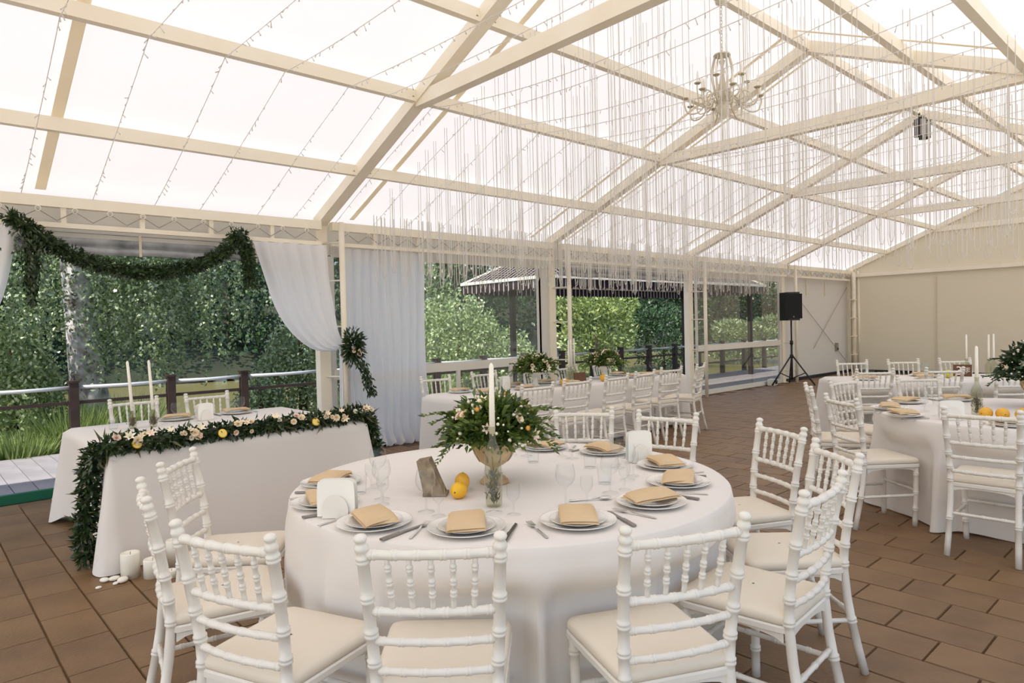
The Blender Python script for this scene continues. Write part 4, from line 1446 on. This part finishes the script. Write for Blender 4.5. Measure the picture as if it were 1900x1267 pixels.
bottle('white taper in a herb bottle on the second round table', 5.86, 1.36, .28, .23)
bottle('white taper on the far table, furthest from the bouquet', *t3(1.72, .72), .20, .30, .0, False)
bottle('white taper on the far table, middle of three', *t3(1.88, .55), .20, .30, .01, False)
bottle('white taper on the far table, nearest the bouquet', *t3(2.04, .72), .20, .30, .0, False)
bottle('left taper of three on the long table', 6.52, 6.06, .18, .36, 0, False)
bottle('middle taper of three on the long table', 6.64, 6.13, .18, .36, 0, False)
bottle('right taper of three on the long table', 6.72, 6.14, .18, .38, 0, False)
bottle('left pale taper in a glass holder on the head table', 1.36, 6.02, .17, .37, -.022, True, .8)
bottle('right pale taper in a glass holder on the head table', 1.50, 5.98, .17, .37, -.018, True, .8)
item('tumbler', TUMB, 'clear tumbler beside the head table tapers', 'glass', 1.24, 6.10, TZ+.002)

# ------------------------------------------------------------------ flowers
def petal(mbp, ang, L, W, tilt, cup, base=.002, tipw=.25, z0=0):
    ca, sa = math.cos(ang), math.sin(ang)
    nu, nv = 3, 4
    vs = []
    for j in range(nv):
        v = j/(nv-1)
        wd = W*(math.sin(PI*min(.12+.8*v, 1))**.8 if tipw == 0 else (tipw+(1-tipw)*math.sin(PI*min(.15+.75*v, 1))))
        if v == 1 and tipw == 0:
            wd = W*.06
        th = tilt+cup*v
        r = base+L*v*math.sin(tilt+cup*v*.5)
        z = z0+L*v*math.cos(tilt+cup*v*.5)
        for i in range(nu):
            s = (i-1)*wd/2
            lift = .12*wd*abs(i-1)
            vs.append((r*ca-s*sa-lift*ca*math.cos(th), r*sa+s*ca-lift*sa*math.cos(th), z+lift*math.sin(th)))
    fs = [(j*nu+i, j*nu+i+1, (j+1)*nu+i+1, (j+1)*nu+i) for j in range(nv-1) for i in range(nu-1)]
    mbp.add(vs, fs, True)
def rose_mesh(name, mat, r):
    b = MB()
    for n_, q, tl, cu, L in ((3, .10, .05, .25, .75), (4, .3, .15, .5, .8), (5, .45, .35, .7, .9), (6, .6, .65, .7, 1.0), (7, .7, .95, .5, 1.0)):
        for k in range(n_):
            petal(b, 2*PI*k/n_+q*7, r*L, r*.95, tl, cu, r*q*.12)
    return b.mesh(name, mat)
def lily_mesh(name, mat, r):
    b = MB()
    for k in range(6):
        petal(b, 2*PI*k/6, r*1.25, r*.5, .45, .75, r*.06, 0)
    return b.mesh(name, mat)
ROSE = {m_: rose_mesh('rose', m_, .030) for m_ in ('petal_white', 'petal_cream', 'petal_blush')}
LILY = {m_: lily_mesh('lily', m_, .042) for m_ in ('petal_white', 'petal_cream', 'petal_blush', 'petal_yellow')}
BUD = MB().ball((0, 0, .006), .008, 8, 6, (1, 1, 1.2)).mesh('bud', 'petal_white')
OBUD = MB().ball((0, 0, .010), .015, 10, 7, (1, 1, .9)).mesh('orange_bloom', 'orange_bloom')

def put(me, name, parent, loc, d, sc=1):
    o = link(name, me, parent, loc)
    q = Vector(d).normalized().to_track_quat('Z', 'Y') @ Matrix.Rotation(random.uniform(0, 6), 3, 'Z').to_quaternion()
    o.rotation_euler = q.to_euler()
    o.scale = (sc, sc, sc)
    return o

def bouquet(lab, x, y, z, rx, rz_, nl, leaf, mat, nrose, nlily, nbud, norange=0, droop=True, mats=('petal_white', 'petal_cream', 'petal_blush'), flowers_up=True, fsc=1.0):
    t = thing('flower_arrangement', lab, 'flowers', (x, y, z))
    u = unit(nl)
    u[:, 2] = np.abs(u[:, 2])*1.0-.25*rng.uniform(0, 1, nl)
    P = u*np.array([rx, rx, rz_])*rng.uniform(.35, .98, nl)[:, None]
    P[:, 2] += .02
    D = u+rng.normal(size=(nl, 3))*.45
    link('foliage', leafmesh('foliage', P, D, rng.uniform(.7, 1.4, nl)*leaf, leaf*.5, mat), t)
    ns = 34
    sp_, sd_ = [], []
    for k in range(ns):         # fern-like sprays reaching out and down
        a = rng.uniform(0, 2*PI)
        L = rx*rng.uniform(.5, .95)
        st_ = np.array([rx*.55*math.cos(a), rx*.55*math.sin(a), rz_*rng.uniform(.0, .7)])
        dr = np.array([math.cos(a+rng.normal()*.2), math.sin(a+rng.normal()*.2), rng.uniform(-.6, .5)])
        m_ = 16
        for q in range(m_):
            f = q/m_
            p = st_+dr*L*f+np.array([0, 0, -.25*L*f*f if droop else 0])
            for s in (-1, 1):
                side = np.cross(dr, [0, 0, 1])*s
                sp_.append(p)
                sd_.append(dr*.6+side*(1-f*.5)+rng.normal(size=3)*.15)
    link('fern_sprays', leafmesh('fern_sprays', sp_, sd_, leaf*.85, leaf*.26, mat), t)
    MB().ball((0, 0, .0), rx*.45, 12, 8, (1, 1, .9*rz_/rx)).build('moss_core', 'stem_green', t)
    def spot(lo=.05):
        while True:
            v = Vector(tuple(unit(1)[0]))
            if v.z > lo and v.dot(-FWD) > -.35:
                return v
    for k in range(nrose):
        v = spot()
        put(ROSE[mats[k % len(mats)]], 'rose', t, (v.x*rx*.93, v.y*rx*.93, v.z*rz_*.95), v, fsc*random.uniform(.85, 1.2))
    for k in range(nlily):
        v = spot()
        put(LILY[random.choice(mats)], 'lily', t, (v.x*rx*.95, v.y*rx*.95, v.z*rz_), v, fsc*random.uniform(.8, 1.15))
    for k in range(norange):
        v = spot(.3)
        put(OBUD, 'orange_bloom', t, (v.x*rx*1.0, v.y*rx*1.0, v.z*rz_*1.02), v, fsc)
    if nbud:
        c0 = -FWD.cross(Vector((0, 0, 1)))
        for k in range(nbud):
            v = spot(-.05)
            put(BUD, 'bud', t, (v.x*rx*1.0, v.y*rx*1.0, v.z*rz_*1.03), v, fsc*random.uniform(.7, 1.4))
    return t

def urn(lab, x, y, sc, mat='urn_terracotta'):
    t = thing('urn', lab, 'urn', (x, y, TZ+.002), 0, 'footed urns on the tables')
    t.scale = (sc, sc, sc)
    MB().lathe([(.001, 0), (.070, 0), (.072, .008), (.066, .016), (.058, .020), (.054, .028), (.040, .036), (.022, .05), (.019, .066), (.024, .078)], 28).build('foot', mat, t)
    MB().lathe([(.024, .078), (.045, .088), (.078, .112), (.098, .145), (.104, .172), (.098, .178), (.104, .184), (.110, .196), (.100, .198), (.090, .18), (.001, .17)], 32).build('bowl', mat, t)
    for k in range(9):
        a = 2*PI*k/9
        MB().tube(catmull([(.105*math.cos(a), .105*math.sin(a), .168), (.095*math.cos(a+.16), .095*math.sin(a+.16), .140), (.076*math.cos(a+.1), .076*math.sin(a+.1), .110)], 5), .0035, 5).build('relief', 'stone_block', t)
urn('pale footed stone urn holding the large bouquet', 2.07, 2.42, .98)
bouquet('large bouquet of greenery, lilies and white roses in the near urn', 2.07, 2.42, TZ+.215, .225, .20, 4200, .040, 'leaf_bouquet', 8, 7, 60, 4, fsc=.8)
urn('footed stone urn on the second round table', 6.62, 1.13, 1.1)
bouquet('dark leafy bouquet with small cream blooms at the frame edge', 6.62, 1.13, TZ+.25, .25, .30, 4200, .044, 'leaf_dark', 14, 8, 60, 2, mats=('petal_cream', 'petal_blush', 'petal_white'), fsc=.8)
for x, y, lab, lab2 in [(5.76, 5.92, 'low rosy bouquet on the long table before the window post', 'white bowl vase under the first long table bouquet'), (7.07, 5.92, 'wide bouquet with trailing leaves beside the tapers of the long table', 'white bowl vase under the second long table bouquet')]:
    t = thing('bowl_vase', lab2, 'vase', (x, y, TZ+.002), 0, 'white vases on the long table')
    MB().lathe([(.001, 0), (.055, 0), (.06, .01), (.035, .03), (.03, .09), (.05, .12), (.10, .15), (.115, .175), (.11, .178), (.08, .16), (.001, .15)], 24).build('vase_body', 'vase_white', t)
    bouquet(lab, x, y, TZ+.20, .235, .19, 2000, .05, 'leaf_bouquet', 10, 5, 40, 0, mats=('petal_blush', 'petal_cream', 'petal_white'))

def leafy_rope(name, lab, path, rad, per_m, leaf, mat, cat='garland', down=.3, extra=None):
    t = thing(name, lab, cat)
    c = catmull(path, 10)
    P, D = [], []
    for a, b in zip(c[:-1], c[1:]):
        k = max(int((b-a).length*per_m), 1)
        for _ in range(k):
            f = rng.uniform()
            v = unit(1)[0]
            p = np.array(a.lerp(b, f))+v*rad*rng.uniform(.2, 1)**.7
            P.append(p)
            D.append(v+np.array([0, 0, -down])+np.array((b-a).normalized())*rng.normal()*.6)
    P = np.array(P)
    link('foliage', leafmesh('foliage', P, D, rng.uniform(.6, 1.4, len(P))*leaf, leaf*.45, mat), t)
    MB().tube(c, rad*.28, 6).build('core_stem', 'stem_green', t)
    return t, c
# garland swagged from the eave truss over the open bay
hg, c = leafy_rope('leaf_garland', 'dark leaf garland swagged under the eave truss of the open bay',
    [(.73, 7.22, 2.57), (.83, 7.22, 2.5), (.96, 7.22, 2.41), (1.09, 7.22, 2.30), (1.26, 7.22, 2.22), (1.47, 7.22, 2.15), (1.65, 7.22, 2.12), (1.89, 7.22, 2.12), (2.14, 7.22, 2.16), (2.37, 7.22, 2.25), (2.57, 7.22, 2.38), (2.68, 7.22, 2.55), (2.75, 7.22, 2.46), (2.79, 7.22, 2.24), (2.81, 7.22, 2.01)],
    .065, 1700, .045, 'leaf_dark')
P, D = [], []
for k in range(1100):
    f = rng.uniform(0, 1)**.8
    P.append((.88+rng.normal()*.06*(1.1-f), 7.22+rng.normal()*.04, 2.45-.65*f))
    D.append((rng.normal()*.5, rng.normal()*.5, -1))
link('hanging_end', leafmesh('hanging_end', P, D, .045, .02, 'leaf_dark'), hg)

# garland along the front edge of the head table, trailing to the floor at both ends
tg, c = leafy_rope('table_garland', 'flowering greenery garland along the front edge of the head table',
    [(.86, 5.12, .05), (.86, 5.10, .30), (.88, 5.06, .55), (.90, 5.00, .73), (1.0, 4.93, .80), (1.3, 4.93, .80), (1.7, 4.95, .80), (2.1, 4.95, .80), (2.5, 4.95, .80), (2.75, 4.96, .82), (2.86, 4.97, .78), (2.92, 4.99, .6), (2.94, 5.0, .40), (2.97, 5.02, .2)],
    .062, 1500, .045, 'leaf_dark')
P, D = [], []
for k in range(330):            # long slim eucalyptus leaves sticking out
    q = c[int(rng.integers(len(c)))]
    v = unit(1)[0]
    P.append(np.array(q)+v*.03)
    D.append(v+np.array([0, -.5, -.25]))
link('eucalyptus_leaves', leafmesh('eucalyptus_leaves', P, D, rng.uniform(.07, .13, 330), .018, 'leaf_eucalyptus'), tg)
fx_ = []
for cx, k in ((1.06, 3), (1.17, 5), (1.38, 2), (1.46, 6), (1.74, 2), (1.84, 5), (2.10, 2), (2.22, 4), (2.45, 4), (2.58, 5), (2.78, 4)):
    fx_ += [cx+random.uniform(-.055, .055) for _ in range(k)]
for k, x in enumerate(fx_):     # blooms in loose clusters
    v = Vector((random.uniform(-.4, .4), -.8, random.uniform(-.25, 1.3))).normalized()
    mm = random.choice(['petal_cream', 'petal_white', 'petal_blush', 'petal_cream'])
    me = LILY[mm] if k % 3 == 0 else ROSE[mm]
    put(me, 'bloom', tg, (x, 4.93+v.y*.068, .805+v.z*.062), v, random.uniform(.45, 1.0))
put(ROSE['petal_white'], 'bloom', tg, (.87, 5.02, .70), (-.6, -.8, .3), 1)
for k in range(4):
    put(ROSE['petal_white'], 'bloom', tg, (2.72+k*.05, 4.90, .84), (0, -1, .5), .7)
for x in (1.66, 2.36, 1.12):
    o = MB()
    o.lathe([(.001, .006), (.024, .006), (.027, .005), (.028, 0), (.028, -.004), (.001, -.004)], 20)
    q = put(o.mesh('lemon_slice', 'lemon_flesh'), 'lemon_slice', tg, (x, 4.865, .80), (.1, -1, .35))
    rim = MB().tube([(.028*math.cos(s*PI/10), .028*math.sin(s*PI/10), .001) for s in range(21)], .004, 6, caps=False)
    rim.build('rind', 'lemon', q)

# bouquet tied on the post by the curtain
pb = thing('post_bouquet', 'trailing bouquet of dark leaves and cream blooms on the post', 'flowers', (3.96, 7.13, 1.25))
P, D = [], []
for k in range(900):
    f = rng.uniform()
    if f < .75:
        v = unit(1)[0]
        P.append(v*np.array([.13, .08, .22])*rng.uniform(.2, 1)+np.array([.0, 0, .05]))
        D.append(v+np.array([.1, 0, -.3]))
    else:
        g = rng.uniform()
        P.append((.07+.15*g+rng.normal()*.03, -.03+rng.normal()*.03, -.1-.42*g))
        D.append((.4+rng.normal()*.5, rng.normal()*.4, -1))
link('foliage', leafmesh('foliage', P, D, rng.uniform(.04, .08, 900), .026, 'leaf_dark'), pb)
for k in range(9):
    v = Vector((random.uniform(-.5, .6), -1, random.uniform(-.8, .6))).normalized()
    put(ROSE[random.choice(['petal_cream', 'petal_blush', 'petal_white'])], 'rose', pb, (v.x*.1, -.075, v.z*.15-.01), v, random.uniform(.7, 1.1))

# ------------------------------------------------------------------ loudspeaker, box, ceiling spotlights
sx, sy = 15.10, 7.08
ss_ = thing('speaker_stand', 'black tripod stand under the loudspeaker', 'stand', (sx, sy, 0))
MB().tube([(0, 0, .12), (0, 0, 1.0)], .024, 10).build('outer_pole', 'black_metal', ss_)
MB().tube([(0, 0, .95), (0, 0, 1.479)], .017, 10).build('inner_pole', 'black_metal', ss_)
MB().tube([(0, 0, .93), (0, 0, 1.02)], .036, 10).build('collar', 'black_plastic', ss_)
MB().tube([(0, 0, .62), (0, 0, .70)], .04, 10).build('hub', 'black_plastic', ss_)
for k in range(3):
    a = .55+k*2*PI/3
    MB().tube([(.03*math.cos(a), .03*math.sin(a), .66), (.52*math.cos(a), .52*math.sin(a), .015)], .018, 8).build('leg', 'black_metal', ss_)
    MB().tube([(.02*math.cos(a), .02*math.sin(a), .16), (.31*math.cos(a), .31*math.sin(a), .29)], .012, 6).build('brace', 'black_metal', ss_)
lsp = thing('loudspeaker', 'black box loudspeaker raised on the tripod stand', 'loudspeaker', (sx, sy, 1.48), .75)
def rbox(w0, w1, y0, y1, z0, z1, r=.04):
    pts = []
    for cx, cy, a0 in ((w1-r, y1-r, 0), (-w1+r, y1-r, PI/2), (-w0+r, y0+r, PI), (w0-r, y0+r, 3*PI/2)):
        for k in range(5):
            a = a0+PI/2*k/4
            pts.append((cx+r*math.cos(a), cy+r*math.sin(a)))
    n_ = len(pts)
    vs = [(x, y, z) for z in (z0, z1) for x, y in pts]
    fs = [(i, (i+1) % n_, n_+(i+1) % n_, n_+i) for i in range(n_)]+[tuple(range(n_-1, -1, -1)), tuple(range(n_, 2*n_))]
    return MB().add(vs, fs)
rbox(.21, .15, -.19, .19, 0, .64).build('cabinet', 'black_plastic', lsp).rotation_euler = (0, 0, PI)
lsp.rotation_euler = (0, 0, PI/2-.75+.1-PI+PI/2)
lsp.rotation_euler = (0, 0, -.85)
MB().box(-.185, .185, -.206, -.19, .04, .60).build('grille', 'grille', lsp)
MB().box(-.012, .012, -.209, -.205, .07, .10).build('badge', 'rope_grey', lsp)
wbx = thing('floor_box', 'small white box on the floor behind the speaker stand', 'box', (14.85, 7.42, 0), .2)
MB().box(-.14, .14, -.08, .08, 0, .14).build('casing', 'steel_white', wbx)
MB().box(-.09, .09, -.085, -.08, .03, .11).build('dark_face', 'black_plastic', wbx)
for x, lab in ((11.42, 'left half of the black spotlight pair at the ridge'), (11.62, 'right half of the black spotlight pair at the ridge')):
    t = thing('ceiling_spotlight', lab, 'spotlight', (x, RY-.05, RZ-.40), -.7, 'spotlights at the ridge')
    MB().box(-.055, .055, -.06, .06, 0, .27).build('housing', 'black_plastic', t)
    MB().box(-.045, .045, -.066, -.06, .02, .25).build('lens', 'steel_dark', t)
    MB().tube([(0, .02, .27), (0, .02, .36)], .012, 6).build('bracket', 'black_metal', t)

# ------------------------------------------------------------------ chandelier
chd = thing('chandelier', 'white many-armed candle chandelier hanging from the ridge', 'chandelier', (5.87, RY, 3.42))
ch_top = RZ-3.42-.04
MB().lathe([(.001, ch_top), (.06, ch_top), (.05, ch_top-.04), (.012, ch_top-.06)], 16).build('ceiling_rose', 'chandelier_white', chd)
zc = .62
k = 0
while zc < ch_top-.06:
    a = (k % 2)*PI/2
    MB().tube([(.011*math.cos(s*PI/4)*math.cos(a), .011*math.cos(s*PI/4)*math.sin(a), zc+.016+.019*math.sin(s*PI/4)) for s in range(9)], .003, 5, caps=False).build('chain_link', 'chandelier_white', chd)
    zc += .031
    k += 1
MB().lathe([(.001, .62), (.075, .615), (.08, .60), (.012, .595), (.012, .57), (.03, .55), (.014, .5), (.022, .40), (.036, .30), (.02, .22), (.045, .14), (.055, .09), (.035, .05), (.012, .03), (.018, .01), (.001, 0)], 18).build('stem', 'chandelier_white', chd)
for tier, (na, R_, z0, zt, off) in enumerate(((8, .36, .10, .20, 0), (6, .24, .17, .34, .3))):
    for k in range(na):
        a = off+2*PI*k/na
        ca, sa = math.cos(a), math.sin(a)
        pts = [(.03, z0), (R_*.30, z0+.10), (R_*.62, z0-.02), (R_*.9, z0-.03), (R_, zt-.05), (R_*.98, zt)]
        arm = MB().tube(catmull([(r*ca, r*sa, z) for r, z in pts], 6), .0075, 6).build('arm', 'chandelier_white', chd)
        sc_ = [(R_*.62+.055*math.cos(s*PI/5+PI), z0+.06+.055*math.sin(s*PI/5)) for s in range(9)]
        MB().tube([(r*ca, r*sa, z) for r, z in sc_], .0055, 5).build('scroll', 'chandelier_white', arm)
        MB().lathe([(.001, zt), (.02, zt), (.034, zt+.012), (.03, zt+.014), (.012, zt+.006)], 12, (R_*.98*ca, R_*.98*sa, 0)).build('drip_cup', 'chandelier_shade', arm)
        MB().lathe([(.011, zt+.006), (.011, zt+.085), (.009, zt+.09), (.006, zt+.115), (.001, zt+.13)], 8, (R_*.98*ca, R_*.98*sa, 0)).build('candle_bulb', 'wax', arm)
        MB().tube([(R_*.8*ca, R_*.8*sa, z0-.02), (R_*.8*ca, R_*.8*sa, z0-.09), (R_*.8*ca, R_*.8*sa, z0-.11)], [.003, .007, .001], 6).build('crystal_drop', 'glassware', arm)
for k in range(12):
    a = 2*PI*k/12
    MB().tube(catmull([(.07*math.cos(a), .07*math.sin(a), .60), (.10*math.cos(a), .10*math.sin(a), .42), (.05*math.cos(a), .05*math.sin(a), .16)], 6), .0045, 5).build('bead_strand', 'chandelier_white', chd)

# ------------------------------------------------------------------ fairy light wires
for i in range(30):
    x = -.55+i*.5+random.uniform(-.06, .06)
    (y0, z0), (y1, z1), (y2, z2) = roof(.1), roof(2.07), roof(5.93)
    mbp = MB()
    a, b = Vector((x-.05, y0-.12, z0-.06)), Vector((x+random.uniform(-.05, .05), y1, z1-.07))
    sag = random.uniform(.03, .10)
    p1 = [a.lerp(b, s/10)-Vector((0, 0, sag*4*(s/10)*(1-s/10)-.06*math.sin(PI*s/10))) for s in range(11)]
    c_ = Vector((x+random.uniform(-.1, .1), y2, z2-.07))
    sg = random.uniform(.02, .22)
    p2 = [b.lerp(c_, s/18)+Vector((0, 0, -sg*4*(s/18)*(1-s/18))) for s in range(1, 19)]
    full = p1+p2
    mbp.tube(full, .0034, 4)
    for q in range(2, len(full)*3-3):
        f = q/3
        j = int(f)
        if j >= len(full)-1:
            break
        p = full[j].lerp(full[j+1], f-j)
        if random.random() < .7:
            e = p+Vector((random.uniform(-.03, .03), random.uniform(-.02, .02), -random.uniform(.01, .04)))
            mbp.tube([p, e], [.003, .005], 4)
    o = mbp.build('fairy_lights', 'wire_pale')
    bay = 'over the head table' if x < 3.8 else 'between the curtain post and the chandelier frame' if x < 7.75 else 'beyond the chandelier over the far tables'
    tag(o, 'thin unlit fairy light wire under the roof, '+bay, 'fairy lights', 'fairy light wires '+bay)

# ------------------------------------------------------------------ hanging white yarn strands (too many to count)
mbp = MB()
def yarn(x, y, dx, dy, zt, zb, r):
    g = random.uniform(.035, .06)
    x1, y1 = x+dx*g, y+dy*g
    jx = random.uniform(-.008, .008)
    m1 = lambda f, z: (x+(x1-x)*f, y+(y1-y)*f, z)
    mbp.tube([(x, y, zt), (x+jx, y, (zt+zb)/2), m1(0, zb+.06), m1(.25, zb+.012), m1(.5, zb), m1(.75, zb+.012), m1(1, zb+.06), (x1, y1, zt-.01)], r, 3, caps=False)
xr = 4.35
while xr < 10.0:                # rows across the tent
    yy = 6.9
    while yy > 1.0:
        zt = roof((WY-yy)/KW)[1]-.02
        zb = 2.04+.035*(7.25-yy)+random.uniform(-.10, .14)
        if random.random() < .9 and xr*.673+yy*.739 > 5.2 and math.hypot(xr-5.87, yy-RY) > .55:
            yarn(xr+random.uniform(-.08, .08), yy, 0, -1, zt, zb, .0032 if xr < 9 else .0045)
        yy -= random.uniform(.12, .22)
    xr += .52
xr = 4.2
while xr < 14.6:                # one row close to the window wall
    yarn(xr, 7.08+random.uniform(-.1, .06), 1, 0, 2.86, 2.10+random.uniform(-.09, .14), .0055)
    xr += random.uniform(.07, .12)
o = mbp.build('yarn_strands', 'string_white')
tag(o, 'hundreds of white yarn strands hanging from the roof in loops', 'yarn curtain', None, 'stuff')
